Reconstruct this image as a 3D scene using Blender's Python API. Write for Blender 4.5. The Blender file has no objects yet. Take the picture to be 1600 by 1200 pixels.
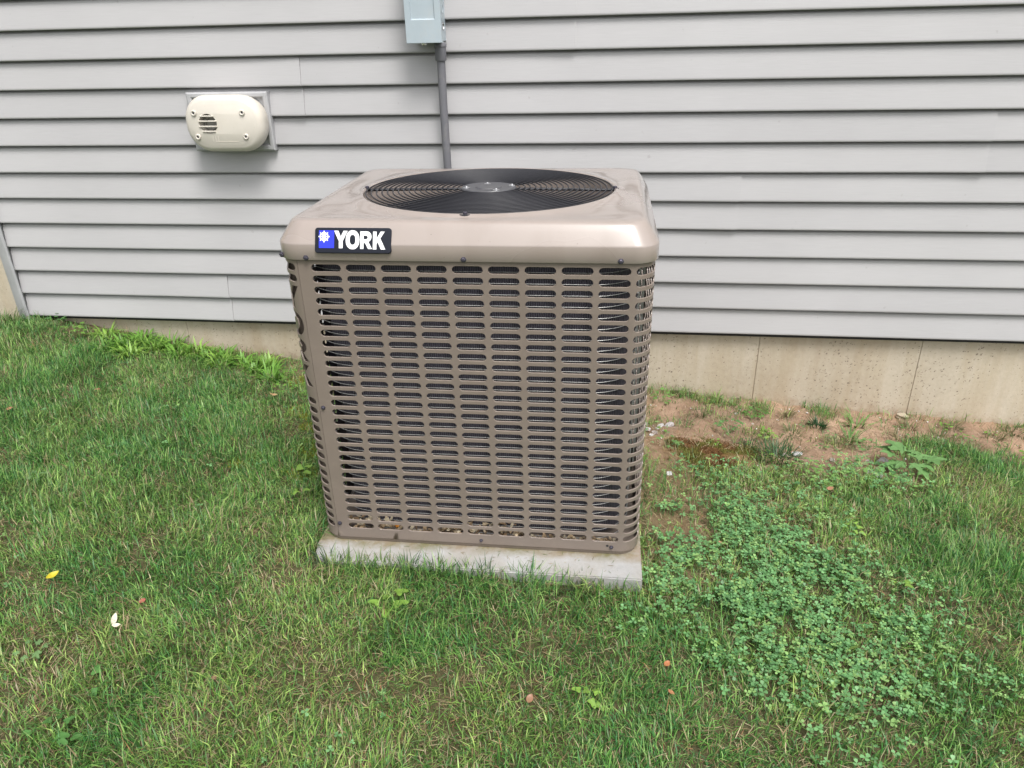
import bpy, bmesh, math, random
import numpy as np
from mathutils import Vector, Matrix
from mathutils.geometry import tessellate_polygon

rnd = random.Random(7)
rng = np.random.default_rng(11)
S = bpy.context.scene
C = S.collection
PI = math.pi

# ------------------------------------------------------------------ camera
cam_d = bpy.data.cameras.new('camera')
cam = bpy.data.objects.new('camera', cam_d)
C.objects.link(cam)
YAW, PITCH, ROLL = 0.14089, -0.45434, -0.02605
cy_, sy_ = math.cos(YAW), math.sin(YAW)
fwd = Vector((-sy_ * math.cos(PITCH), cy_ * math.cos(PITCH), math.sin(PITCH)))
rgt = Vector((cy_, sy_, 0))
upv = rgt.cross(fwd)
r2 = rgt * math.cos(ROLL) + upv * math.sin(ROLL)
u2 = -rgt * math.sin(ROLL) + upv * math.cos(ROLL)
M = Matrix((r2, u2, -fwd)).transposed().to_4x4()
M.translation = Vector((0, -2.75588, 1.10971))
cam.matrix_world = M
cam_d.sensor_width = 36
cam_d.lens = 1162.37 / 1600 * 36
cam_d.clip_start = 0.05
cam_d.clip_end = 500
S.camera = cam

# ------------------------------------------------------------------ light
SUN_EL, SUN_AZ = math.radians(60), math.radians(30)   # azimuth measured from the wall's normal towards +x
w = bpy.data.worlds.new('World')
S.world = w
w.use_nodes = True
nt = w.node_tree
bg = nt.nodes['Background']
sky = nt.nodes.new('ShaderNodeTexSky')
sky.sky_type = 'NISHITA'
sky.sun_disc = False
sky.sun_elevation = SUN_EL
sky.sun_rotation = math.radians(180) - SUN_AZ
sky.air_density = 1.0
sky.dust_density = 4.0
hs = nt.nodes.new('ShaderNodeHueSaturation')
hs.inputs['Saturation'].default_value = 0.16
nt.links.new(sky.outputs[0], hs.inputs['Color'])
nt.links.new(hs.outputs[0], bg.inputs['Color'])
bg.inputs['Strength'].default_value = 0.115
sun_d = bpy.data.lights.new('sun', 'SUN')
sun = bpy.data.objects.new('sun', sun_d)
C.objects.link(sun)
sun_d.energy = 1.5
sun_d.angle = math.radians(20)
sun_d.color = (1.0, 0.97, 0.93)
sdir = Vector((math.sin(SUN_AZ) * math.cos(SUN_EL), -math.cos(SUN_AZ) * math.cos(SUN_EL), math.sin(SUN_EL)))
sun.rotation_euler = sdir.to_track_quat('Z', 'Y').to_euler()
S.view_settings.view_transform = 'Standard'
S.view_settings.look = 'None'
S.view_settings.exposure = 1.06
S.view_settings.gamma = 1
S.view_settings.use_curve_mapping = False


# ------------------------------------------------------------------ helpers
def tag(o, label=None, cat=None, group=None, kind=None):
    if label: o['label'] = label
    if cat: o['category'] = cat
    if group: o['group'] = group
    if kind: o['kind'] = kind
    return o


def link(name, me, mat=None, parent=None):
    o = bpy.data.objects.new(name, me)
    C.objects.link(o)
    if mat is not None and not me.materials:
        for m in (mat if isinstance(mat, (list, tuple)) else [mat]):
            me.materials.append(m)
    if parent: o.parent = parent
    return o


def obj(name, bm, mat, parent=None, smooth=None):
    me = bpy.data.meshes.new(name)
    bm.to_mesh(me)
    bm.free()
    if smooth is not None:
        me.polygons.foreach_set('use_smooth', [True] * len(me.polygons))
        me.set_sharp_from_angle(angle=math.radians(smooth))
    return link(name, me, mat, parent)


def empty(name, loc, rz=0, parent=None):
    o = bpy.data.objects.new(name, None)
    C.objects.link(o)
    o.location = loc
    o.rotation_euler = (0, 0, rz)
    o.empty_display_size = .1
    return o


def np_mesh(name, V, F3=None, F4=None, col=None, smooth=False):
    """V (n,3); F3 (m,3) triangles; F4 (k,4) quads; col (n,3) per-vertex colour"""
    me = bpy.data.meshes.new(name)
    F3 = np.zeros((0, 3), int) if F3 is None else F3
    F4 = np.zeros((0, 4), int) if F4 is None else F4
    me.vertices.add(len(V))
    me.vertices.foreach_set('co', np.ascontiguousarray(V, dtype=np.float32).ravel())
    nl = F3.size + F4.size
    me.loops.add(nl)
    me.loops.foreach_set('vertex_index', np.concatenate([F3.ravel(), F4.ravel()]).astype(np.int32))
    me.polygons.add(len(F3) + len(F4))
    st = np.concatenate([np.arange(len(F3)) * 3, F3.size + np.arange(len(F4)) * 4]).astype(np.int32)
    me.polygons.foreach_set('loop_start', st)
    if smooth:
        me.polygons.foreach_set('use_smooth', np.ones(len(st), dtype=bool))
    if col is not None:
        a = me.color_attributes.new('tint', 'FLOAT_COLOR', 'POINT')
        c4 = np.ones((len(V), 4), np.float32)
        c4[:, :3] = col
        a.data.foreach_set('color', c4.ravel())
    me.update(calc_edges=True)
    me.validate()
    return me


def box(bm, x0, x1, y0, y1, z0, z1, bev=0, seg=2):
    r = bmesh.ops.create_cube(bm, size=1)
    vs = r['verts']
    for v in vs:
        v.co = Vector(((x0 + x1) / 2 + v.co.x * (x1 - x0), (y0 + y1) / 2 + v.co.y * (y1 - y0), (z0 + z1) / 2 + v.co.z * (z1 - z0)))
    if bev:
        es = list({e for v in vs for e in v.link_edges})
        bmesh.ops.bevel(bm, geom=es, offset=bev, segments=seg, profile=.5, affect='EDGES')


def loft(bm, loops, close=True, cap0=False, cap1=False):
    rows = [[bm.verts.new(p) for p in lp] for lp in loops]
    n = len(rows[0])
    for a, b in zip(rows, rows[1:]):
        for i in range(n if close else n - 1):
            j = (i + 1) % n
            bm.faces.new((a[i], a[j], b[j], b[i]))
    if cap0: bm.faces.new(rows[0][::-1])
    if cap1: bm.faces.new(rows[-1])
    return rows


def tube(bm, pts, r, n=6, close=False, caps=True):
    pts = [Vector(p) for p in pts]
    rs = r if isinstance(r, (list, tuple)) else [r] * len(pts)
    loops = []
    m = len(pts)
    for i, p in enumerate(pts):
        if close:
            t = (pts[(i + 1) % m] - pts[i - 1]).normalized()
        else:
            t = (pts[min(i + 1, m - 1)] - pts[max(i - 1, 0)]).normalized()
        a = Vector((0, 0, 1)) if abs(t.z) < .9 else Vector((1, 0, 0))
        s = t.cross(a).normalized()
        q = s.cross(t)
        loops.append([p + (s * math.cos(2 * PI * k / n) + q * math.sin(2 * PI * k / n)) * rs[i] for k in range(n)])
    if close: loops.append(loops[0])
    loft(bm, loops, cap0=caps and not close, cap1=caps and not close)


def lathe(bm, prof, c=(0, 0, 0), axis='z', n=24, sx=1, sy=1):
    """prof: list of (radius, height) along the axis"""
    c = Vector(c)
    loops = []
    for r, h in prof:
        lp = []
        for k in range(n):
            a = 2 * PI * k / n
            x, y = r * math.cos(a) * sx, r * math.sin(a) * sy
            lp.append(c + (Vector((x, y, h)) if axis == 'z' else Vector((x, -h, y)) if axis == '-y' else Vector((h, x, y))))
        loops.append(lp)
    loft(bm, loops, cap0=True, cap1=True)


# ------------------------------------------------------------------ materials
def mat(name, base=(.5, .5, .5), rough=.5, metal=0, spec=.5, coat=0, coat_rough=.1):
    m = bpy.data.materials.new(name)
    m.use_nodes = True
    b = m.node_tree.nodes['Principled BSDF']
    b.inputs['Base Color'].default_value = (*base, 1)
    b.inputs['Roughness'].default_value = rough
    b.inputs['Metallic'].default_value = metal
    b.inputs['Specular IOR Level'].default_value = spec
    b.inputs['Coat Weight'].default_value = coat
    b.inputs['Coat Roughness'].default_value = coat_rough
    return m


class N:
    def __init__(s, m):
        s.m = m; s.t = m.node_tree; s.b = s.t.nodes['Principled BSDF']; s._c = None

    def n(s, typ, **k):
        x = s.t.nodes.new('ShaderNode' + typ)
        for a, v in k.items(): setattr(x, a, v)
        return x

    def l(s, a, b): s.t.links.new(a, b)

    def coord(s, scale=(1, 1, 1), kind='Object'):
        tc = s.n('TexCoord'); mp = s.n('Mapping'); s.l(tc.outputs[kind], mp.inputs[0])
        mp.inputs['Scale'].default_value = scale
        return mp.outputs[0]

    def noise(s, scale, detail=4, rough=.5, co=None, dist=0):
        x = s.n('TexNoise'); x.inputs['Scale'].default_value = scale; x.inputs['Detail'].default_value = detail
        x.inputs['Roughness'].default_value = rough; x.inputs['Distortion'].default_value = dist
        s.l(co if co is not None else s.coord(), x.inputs['Vector'])
        return x.outputs['Fac']

    def ramp(s, fac, stops):
        r = s.n('ValToRGB'); s.l(fac, r.inputs[0]); e = r.color_ramp.elements
        e[0].position, e[0].color = stops[0][0], (*stops[0][1], 1)
        e[1].position, e[1].color = stops[-1][0], (*stops[-1][1], 1)
        for p, c in stops[1:-1]:
            q = e.new(p); q.color = (*c, 1)
        return r.outputs[0]

    def mix(s, f, a, b, mode='MIX'):
        x = s.n('MixRGB', blend_type=mode)
        for i, v in zip((0, 1, 2), (f, a, b)):
            if isinstance(v, (int, float)): x.inputs[i].default_value = v
            elif isinstance(v, tuple): x.inputs[i].default_value = (*v, 1)
            else: s.l(v, x.inputs[i])
        return x.outputs[0]

    def bump(s, h, strength=.3, dist=.002):
        x = s.n('Bump'); x.inputs['Strength'].default_value = strength; x.inputs['Distance'].default_value = dist
        s.l(h, x.inputs['Height'])
        s.l(x.outputs[0], s.b.inputs['Normal'])

    def base(s, c): s.l(c, s.b.inputs['Base Color'])
    def rough(s, c): s.l(c, s.b.inputs['Roughness'])


def siding_mat():
    m = mat('vinyl_siding', (.56, .56, .565), .5, spec=.4)
    k = N(m)
    co = k.coord((1, 1, 60))
    g = k.noise(9, 5, .6, k.coord((1.2, 1, 55)), .4)
    big = k.noise(2.2, 3, .5)
    gm = k.n('TexCoord')
    oi = k.n('ObjectInfo')
    c = k.mix(k.n('Value').outputs[0], (.55, .55, .555), (.55, .55, .555))
    col = k.ramp(g, [(.3, (.375, .368, .374)), (.7, (.435, .428, .434))])
    col2 = k.mix(.5, col, k.ramp(big, [(.3, (.375, .368, .374)), (.7, (.435, .428, .434))]))
    rv = k.ramp(oi.outputs['Random'], [(0, (.95, .95, .955)), (1, (1, 1, 1))])
    spots = k.ramp(k.noise(38, 2, .5), [(.73, (1, 1, 1)), (.78, (.88, .87, .86))])
    k.base(k.mix(1, k.mix(1, col2, rv, 'MULTIPLY'), spots, 'MULTIPLY'))
    k.bump(g, .5, .0007)
    return m


def trim_mat():
    m = mat('trim_grey', (.36, .36, .37), .45)
    k = N(m)
    k.base(k.ramp(k.noise(14, 4), [(.3, (.34, .34, .35)), (.7, (.40, .40, .41))]))
    return m


def concrete_mat(name, c0, c1, pit, stain=True, pits=True):
    m = mat(name, c0, .85, spec=.25)
    k = N(m)
    co = k.coord()
    a = k.noise(3.5, 5, .6, k.coord((1, 1, .6)))
    b = k.noise(55, 6, .7)
    col = k.ramp(a, [(.3, c0), (.7, c1)])
    col = k.mix(.25, col, k.ramp(b, [(.3, tuple(x * .72 for x in c0)), (.7, tuple(min(1, x * 1.1) for x in c1))]))
    h = b
    if pits:
        v = k.n('TexVoronoi'); v.inputs['Scale'].default_value = 75
        v.inputs['Randomness'].default_value = 1
        wv = k.mix(.12, co, k.noise(30, 2), 'ADD')
        k.l(wv, v.inputs['Vector'])
        msk = k.noise(5, 3, .6, k.coord((1.2, 1, .5)))
        thr = k.n('Math', operation='MULTIPLY'); k.l(msk, thr.inputs[0]); thr.inputs[1].default_value = .56
        lt = k.n('Math', operation='LESS_THAN'); k.l(v.outputs['Distance'], lt.inputs[0])
        sub = k.n('Math', operation='SUBTRACT'); k.l(thr.outputs[0], sub.inputs[0]); sub.inputs[1].default_value = .09
        k.l(sub.outputs[0], lt.inputs[1])
        # only some of the cells carry a pit
        sel = k.n('Math', operation='GREATER_THAN'); sel.inputs[1].default_value = .42
        sp = k.n('SeparateColor'); k.l(v.outputs['Color'], sp.inputs[0]); k.l(sp.outputs[0], sel.inputs[0])
        mm = k.n('Math', operation='MULTIPLY'); k.l(lt.outputs[0], mm.inputs[0]); k.l(sel.outputs[0], mm.inputs[1])
        mk = k.n('Math', operation='MULTIPLY'); k.l(mm.outputs[0], mk.inputs[0]); mk.inputs[1].default_value = .8
        col = k.mix(mk.outputs[0], col, pit)
        inv = k.n('Math', operation='SUBTRACT'); inv.inputs[0].default_value = 1; k.l(mm.outputs[0], inv.inputs[1])
        ad = k.n('Math', operation='MULTIPLY_ADD'); k.l(inv.outputs[0], ad.inputs[0]); ad.inputs[1].default_value = 1.2; k.l(b, ad.inputs[2])
        h = ad.outputs[0]
    if stain:
        s_ = k.noise(9, 4, .6, k.coord((1.3, 1, .14)))
        col = k.mix(.6, col, k.ramp(s_, [(.42, (1, 1, 1)), (.62, (.84, .79, .70))]), 'MULTIPLY')
    if pits:
        sx = k.n('SeparateXYZ'); k.l(co, sx.inputs[0])
        ma = k.n('Math', operation='MULTIPLY_ADD'); k.l(sx.outputs[0], ma.inputs[0]); ma.inputs[1].default_value = .062; k.l(sx.outputs[2], ma.inputs[2])
        mr = k.n('MapRange'); k.l(ma.outputs[0], mr.inputs[0]); mr.inputs[1].default_value = -.14; mr.inputs[2].default_value = -.285
        ns = k.noise(26, 5, .75)
        mu = k.n('Math', operation='MULTIPLY'); k.l(mr.outputs[0], mu.inputs[0]); k.l(ns, mu.inputs[1])
        f = k.ramp(mu.outputs[0], [(.30, (0, 0, 0)), (.62, (.75, .75, .75))])
        col = k.mix(f, col, (.27, .19, .125))
        pt = k.ramp(k.noise(1.7, 2, .5), [(.45, (1, 1, 1)), (.6, (.90, .88, .86))])
        col = k.mix(1, col, pt, 'MULTIPLY')
    k.base(col)
    k.bump(h, .5, .0025)
    return m


def vcol_mat(name, rough=.5, trans=.35, spec=.3):
    m = mat(name, (.1, .2, .05), rough, spec=spec)
    k = N(m)
    a = k.n('VertexColor', layer_name='tint')
    k.base(a.outputs[0])
    tr = k.n('BsdfTranslucent'); k.l(a.outputs[0], tr.inputs[0])
    mx = k.n('MixShader'); mx.inputs[0].default_value = trans
    out = k.t.nodes['Material Output']
    k.l(k.b.outputs[0], mx.inputs[1]); k.l(tr.outputs[0], mx.inputs[2]); k.l(mx.outputs[0], out.inputs[0])
    return m


def paint_mat(name, c, rough, coat, bump=.25, dust=.0, dusttint=(.5, .45, .38)):
    m = mat(name, c, rough, spec=.5, coat=coat, coat_rough=.12)
    k = N(m)
    a = k.noise(7, 5, .6)
    col = k.ramp(a, [(.3, tuple(x * .94 for x in c)), (.7, tuple(x * 1.05 for x in c))])
    f = k.noise(160, 3, .6)
    d = k.noise(11, 6, .7, None, 1)
    fac = k.ramp(d, [(.52, (0, 0, 0)), (.75, (dust, dust, dust))])
    col = k.mix(fac, col, dusttint)
    sp = k.ramp(k.noise(240, 2, .5), [(.70, (0, 0, 0)), (.74, (.3, .3, .3))])
    col = k.mix(sp, col, tuple(x * .55 for x in c))
    k.base(col)
    k.rough(k.ramp(d, [(.3, (rough,) * 3), (.8, (min(1, rough + .25),) * 3)]))
    k.bump(f, bump, .0004)
    return m


MSID = siding_mat()
MTRIM = trim_mat()
MCONC = concrete_mat('foundation_concrete', (.43, .375, .295), (.53, .475, .385), (.17, .14, .11))
MPAD = concrete_mat('pad_concrete', (.30, .297, .293), (.375, .372, .368), (.3, .28, .25), pits=False)
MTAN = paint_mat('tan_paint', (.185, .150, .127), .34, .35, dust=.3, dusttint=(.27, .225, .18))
MCAP = paint_mat('tan_paint_cap', (.345, .293, .262), .14, .9, dust=.08, bump=.06, dusttint=(.42, .36, .32))
MBLACK = paint_mat('black_coated_wire', (.012, .012, .017), .4, .25)
def cap_mat():
    """glossy pressed sheet: gently wavy, lightly dusty, a few specks"""
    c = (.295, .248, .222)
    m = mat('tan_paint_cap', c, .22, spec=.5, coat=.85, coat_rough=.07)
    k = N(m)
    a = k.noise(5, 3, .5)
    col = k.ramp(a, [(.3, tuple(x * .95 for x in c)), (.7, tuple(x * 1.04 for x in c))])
    sp = k.ramp(k.noise(150, 1, .5), [(.76, (0, 0, 0)), (.79, (.5, .5, .5))])
    col = k.mix(sp, col, (.12, .095, .08))
    stre = k.ramp(k.noise(14, 3, .5, k.coord((1, 1, .12))), [(.50, (1, 1, 1)), (.70, (.93, .92, .91))])
    k.base(k.mix(1, col, stre, 'MULTIPLY'))
    k.rough(k.ramp(k.noise(3, 2, .5), [(.3, (.18,) * 3), (.7, (.34,) * 3)]))
    b2 = k.n('Bump'); b2.inputs['Strength'].default_value = .22; b2.inputs['Distance'].default_value = .006
    k.l(k.noise(5, 1, .4, k.coord((1, 1.8, 1)), .3), b2.inputs['Height'])
    k.l(b2.outputs[0], k.b.inputs['Normal']); k.l(b2.outputs[0], k.b.inputs['Coat Normal'])
    return m


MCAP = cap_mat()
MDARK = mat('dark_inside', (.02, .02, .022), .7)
MHUB = paint_mat('hub_grey', (.055, .055, .062), .45, .2, dust=.4, dusttint=(.12, .115, .11))
MSTEEL = mat('bright_steel', (.75, .75, .76), .25, 1)
MGALV = paint_mat('galvanised', (.42, .43, .44), .5, 0)
MSCREW = mat('screw_dark', (.07, .065, .085), .4, .6)
MWIRE = mat('coil_tube', (.42, .42, .41), .4, .5)
MWHITE = mat('white_print', (.82, .82, .82), .4)
MBLUE = mat('blue_print', (.015, .03, .62), .35)
MBADGE = mat('badge_black', (.008, .010, .018), .45, spec=.25)
MBOX = paint_mat('box_grey_paint', (.37, .43, .47), .4, .2, dust=.2)
MPVC = paint_mat('pvc_grey', (.135, .135, .15), .5, 0, dust=.2)
MCREAM = paint_mat('cream_plastic', (.58, .54, .48), .38, .1, dust=.25, dusttint=(.6, .53, .4))
MVDARK = mat('vent_inside', (.25, .24, .22), .8)
MLEAF = vcol_mat('leaf_blades', .42, .3, .35)
MTHATCH = vcol_mat('dead_thatch', .8, .1, .1)
MLITTER = vcol_mat('dry_litter', .85, .1, .1)


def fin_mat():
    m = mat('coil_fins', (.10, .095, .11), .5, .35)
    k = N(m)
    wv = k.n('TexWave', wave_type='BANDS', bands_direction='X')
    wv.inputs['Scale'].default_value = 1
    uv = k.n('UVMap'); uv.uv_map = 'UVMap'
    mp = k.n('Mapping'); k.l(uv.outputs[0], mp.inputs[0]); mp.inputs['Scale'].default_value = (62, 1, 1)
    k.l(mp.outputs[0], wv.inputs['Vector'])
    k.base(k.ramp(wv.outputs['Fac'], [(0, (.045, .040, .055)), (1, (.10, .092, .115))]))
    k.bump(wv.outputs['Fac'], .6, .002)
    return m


MFIN = fin_mat()

# ------------------------------------------------------------------ terrain function
XW = [-60, -4, -2.5, -1.79, -1.39, .24, .9, 1.62, 3, 60]
ZW = [.1, .02, -.022, -.135, -.172, -.27, -.322, -.368, -.43, -.9]
XF = [-60, -2.5, -.7, .1, 1.6, 60]
ZF = [.15, .0, -.098, -.140, -.24, -.8]


def lattice(seed):
    return np.random.default_rng(seed).random((256, 256))


_LAT = {s: lattice(s) for s in range(12)}


def vnoise(x, y, scale, seed=0, octaves=3):
    out = 0; amp = 1; tot = 0
    for o in range(octaves):
        L = _LAT[(seed + o) % 12]
        X = np.asarray(x) * scale * 2 ** o + 37.3 * seed + 100; Y = np.asarray(y) * scale * 2 ** o + 11.7 * seed + 100
        ix = np.floor(X).astype(int); iy = np.floor(Y).astype(int)
        fx = X - ix; fy = Y - iy
        fx = fx * fx * (3 - 2 * fx); fy = fy * fy * (3 - 2 * fy)
        a = L[ix % 256, iy % 256]; b = L[(ix + 1) % 256, iy % 256]; c = L[ix % 256, (iy + 1) % 256]; d = L[(ix + 1) % 256, (iy + 1) % 256]
        out = out + amp * (a * (1 - fx) * (1 - fy) + b * fx * (1 - fy) + c * (1 - fx) * fy + d * fx * fy)
        tot += amp; amp *= .5
    return out / tot


def gz(x, y):
    x = np.asarray(x, float); y = np.asarray(y, float)
    zw = np.interp(x, XW, ZW); zf = np.interp(x, XF, ZF)
    t = np.clip(-y / 1.35, 0, 1)
    z = zw + (zf - zw) * t
    near = (np.abs(x) < 8) & (y > -8)
    z = z + np.where(near, (vnoise(x, y, 2.6, 1, 3) - .5) * .035 + (vnoise(x, y, 14, 5, 2) - .5) * .012, 0)
    return z


def in_poly(x, y, poly):
    x = np.asarray(x); y = np.asarray(y); r = np.zeros(x.shape, bool); n = len(poly)
    for i in range(n):
        x1, y1 = poly[i]; x2, y2 = poly[i - 1]
        c = ((y1 > y) != (y2 > y)) & (x < (x2 - x1) * (y - y1) / (y2 - y1 + 1e-12) + x1)
        r ^= c
    return r


def soft(x, y, poly, jit=.05, seed=3):
    """0..1 membership with a ragged border"""
    j1 = (vnoise(x, y, 7, seed, 3) - .5) * 4 * jit; j2 = (vnoise(x, y, 7, seed + 4, 3) - .5) * 4 * jit
    acc = 0
    for dx, dy in ((0, 0), (jit, 0), (-jit, 0), (0, jit), (0, -jit)):
        acc = acc + in_poly(x + j1 + dx, y + j2 + dy, poly)
    return acc / 5


DIRT = [(.10, -.22), (.10, .06), (3.2, .06), (3.2, -.25), (1.75, -.30), (1.43, -.36), (1.28, -.24), (1.14, -.24), (1.05, -.40), (1.04, -.54), (.82, -.60), (.62, -.60), (.46, -.58), (.279, -.68), (.14, -.66)]
MOSS = [(.20, -.56), (.24, -.44), (.36, -.42), (.50, -.46), (.52, -.53), (.36, -.62), (.24, -.60)]
THATCH = [(.11, -.62), (.30, -.62), (.33, -.82), (.27, -1.05), (.24, -1.22), (.11, -1.16)]
CLOVER = [(.20, -.72), (.62, -.62), (.64, -.80), (.68, -1.0), (.76, -1.28), (.90, -1.45), (.98, -1.62), (.80, -1.80), (.60, -1.80), (.44, -1.70), (.28, -1.72), (.16, -1.54), (.10, -1.38), (.15, -1.20), (.28, -1.06), (.31, -.92)]
CLCORE = [(.30, -.98), (.42, -.86), (.54, -1.0), (.62, -1.2), (.70, -1.42), (.66, -1.58), (.44, -1.60), (.30, -1.60), (.20, -1.48), (.18, -1.30), (.24, -1.16)]
CLOVER2 = [(.60, -.54), (.78, -.56), (1.02, -.50), (1.05, -.66), (.86, -.72), (.66, -.66)]
LEFTB = [(-2.5, .06), (-2.5, -.10), (-2.2, -.08), (-1.7, -.16), (-1.3, -.27), (-1.0, -.40), (-.9, .06)]
PADX0, PADX1, PADY0, PADY1 = -.727, .100, -1.348, -.50
UO = (-.61251, -1.26319, .63678)     # first slot of the front panel
TH = .01197
PZ = UO[2] - .735                    # top of the concrete pad


def under_pad(x, y, m=0.0):
    dx, dy = x - UO[0], y - UO[1]
    c, s = math.cos(TH), math.sin(TH)
    lx, ly = dx * c + dy * s, -dx * s + dy * c
    return (lx > -.112 - m) & (lx < .713 + m) & (ly > -.084 - m) & (ly < .78 + m)


# ------------------------------------------------------------------ ground
def build_ground():
    xs = np.unique(np.concatenate([np.linspace(-80, -6, 12), np.linspace(-6, -3, 24), np.linspace(-3, 2.4, 271), np.linspace(2.4, 6, 26), np.linspace(6, 80, 12)]))
    ys = np.unique(np.concatenate([np.linspace(-90, -6, 12), np.linspace(-6, -2.6, 26), np.linspace(-2.6, .12, 137), np.linspace(.12, 8, 6)]))
    X, Y = np.meshgrid(xs, ys, indexing='ij')
    Z = gz(X, np.minimum(Y, .05))
    fine = (np.abs(X) < 4) & (Y > -3)
    d = soft(X, Y, DIRT)
    Z = Z + np.where(fine, d * ((vnoise(X, Y, 16, 2, 3) - .5) * .045 + (vnoise(X, Y, 45, 6, 1) - .5) * .012), 0)
    # settled a little against the slab so the slab is never buried over its top
    pd = under_pad(X, Y, .03)
    Z = np.where(pd, np.minimum(Z, PZ - .012), Z)
    V = np.stack([X.ravel(), Y.ravel(), Z.ravel()], 1)
    nx, ny = len(xs), len(ys)
    i = np.arange(nx * ny).reshape(nx, ny)
    F = np.stack([i[:-1, :-1].ravel(), i[1:, :-1].ravel(), i[1:, 1:].ravel(), i[:-1, 1:].ravel()], 1)
    x, y = V[:, 0], V[:, 1]
    n1 = vnoise(x, y, 30, 4, 3)[:, None]
    soil = np.array([.060, .058, .028]) * (1 - n1) + np.array([.11, .10, .05]) * n1  # dark olive: shade between the grass blades is put into the soil colour
    n2 = vnoise(x, y, 5, 8, 3)[:, None]
    dirt = np.array([.25, .160, .105]) * (1 - n1) + np.array([.39, .280, .20]) * n1
    dirt = dirt * (.62 + .70 * n2)
    moss = np.array([.15, .075, .03]) * (1 - n1) + np.array([.16, .12, .04]) * n1
    far = np.array([.055, .085, .03])
    dm = np.clip(soft(x, y, DIRT) + .5 * soft(x, y, LEFTB), 0, 1)[:, None]
    mm = soft(x, y, MOSS)[:, None]
    th = soft(x, y, THATCH)[:, None]
    col = soil * (1 - dm) + dirt * dm
    col = col * (1 - mm) + moss * mm
    col = col * (1 - th) + np.array([.20, .145, .085]) * th
    f = ((np.abs(x) > 4.4) | (y < -3.6))[:, None]
    col = np.where(f, far, col)
    me = np_mesh('ground', V, F4=F, col=col, smooth=True)
    m = mat('soil', rough=.95, spec=.15)
    k = N(m)
    a = k.n('VertexColor', layer_name='tint')
    g = k.noise(260, 4, .7, k.coord((1, 1, 1)))
    g2 = k.noise(38, 4, .7)
    c = k.mix(1, a.outputs[0], k.ramp(g, [(.3, (.72, .70, .68)), (.55, (1, 1, 1)), (.75, (1.0, 1.0, 1.0))]), 'MULTIPLY')
    c = k.mix(.6, c, k.ramp(g2, [(.3, (.72, .7, .68)), (.65, (1, 1, 1))]), 'MULTIPLY')
    k.base(c)
    mx = k.mix(.4, g2, g)
    k.bump(mx, .8, .008)
    o = link('ground', me, m)
    tag(o, 'uneven soil under the lawn, bare and sandy along the right foundation', 'ground', kind='structure')


build_ground()


# ------------------------------------------------------------------ house wall
R = .1016
X0, X1 = -2.515, 9.0


def board(x0, x1, k, proud=0.0):
    """one lap of siding, k-th course from the bottom"""
    z = k * R
    pf = [(.0195, z + .0015), (.006, z + .0005), (.0012, z + .0015), (0.0, z + .004), (.0006, z + .009), (.0085, z + R * .5), (.0150, z + R * .90), (.0205, z + R * .945), (.0265, z + R * .975), (.0275, z + R + .012)]
    bm = bmesh.new()
    n = max(2, int((x1 - x0) / .06))
    loops = []
    for i in range(n + 1):
        x = x0 + (x1 - x0) * i / n
        wob = math.sin(x * 3.1 + k * 1.7) * .0006
        pr = proud * (.35 + .65 * max(0, 1 - (x1 - x) / .30) ** 2) if proud else 0
        loops.append([(x, y - pr + wob * (1 if 0 < j < 6 else 0), zz) for j, (y, zz) in enumerate(pf)])
    rw = loft(bm, loops, close=False)
    bm.faces.new(rw[-1] )
    bmesh.ops.recalc_face_normals(bm, faces=bm.faces)
    # make sure the face looks outwards (-y)
    for f in bm.faces:
        if f.calc_center_median().y < .012 and f.normal.y > 0:
            bmesh.ops.reverse_faces(bm, faces=bm.faces)
            break
        if f.calc_center_median().y < .012 and f.normal.y < 0: break
    return obj('siding_board', bm, MSID, house, smooth=35)


house = empty('house_wall', (0, 0, -.3))
tag(house, 'house wall of pale grey horizontal vinyl siding above a cream concrete foundation', 'wall')
house.location = (0, 0, 0)
SEAMS = {0: -1.565, 1: -1.565, 4: .447, 5: .447, 6: 1.24, 7: 1.24, 8: -1.127, 9: -1.127, 10: -.144, 11: -.144, 2: 2.2, 3: 2.2, 12: .95, 13: .95}
for k in range(26):
    s = SEAMS.get(k, [-1.4, 1.1, -.3, 1.7][(k // 2) % 4])
    xs = [X0]
    while s < X1:
        xs.append(s); s += 3.66
    xs.append(X1)
    ns = len(xs) - 1
    for i in range(ns):
        board(xs[i] - (0 if i == 0 else .03), xs[i + 1], k, proud=.0050 * (1 if i < ns - 1 else 0) + (.0005 * (ns - 1 - i)))
# wall sheathing behind the siding
bm = bmesh.new(); box(bm, X0 - .03, X1, .030, .20, -.02, 26 * R + .05)
obj('sheathing', bm, MDARK, house)
# left end channel
bm = bmesh.new()
box(bm, -2.553, -2.519, -.012, .02, -.014, 26 * R, bev=.003)
box(bm, -2.519, -2.508, -.012, -.008, -.014, 26 * R)
obj('corner_channel', bm, MTRIM, house, smooth=40)
# foundation: cast sections with thin form joints
fx = -2.556
for nx_ in [-1.81, -1.21, -.61, -.01, .588, 1.188, 1.79, 2.39, 2.99, 3.59, 5.0, 7.0, 9.0]:
    bm = bmesh.new(); box(bm, fx + .0007, nx_ - .0007, .036, .2, -1.3, .0005 - .0025 + .0, bev=.0016, seg=1)
    obj('foundation_section', bm, MCONC, house)
    fx = nx_
bm = bmesh.new(); box(bm, -2.556, 9, .0395, .19, -1.29, -.02)
obj('joint_fill', bm, concrete_mat('joint_grout', (.30, .26, .20), (.38, .33, .26), (.1, .1, .1), pits=False), house)
# taller bare concrete wall beyond the siding's left end
lw = bmesh.new(); box(lw, -6.5, -2.556, .012, .3, -1.3, 2.7, bev=.004)
lo = obj('concrete_wall', lw, MCONC)
tag(lo, 'bare cream concrete wall beyond the left end of the grey siding', 'wall')

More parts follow.
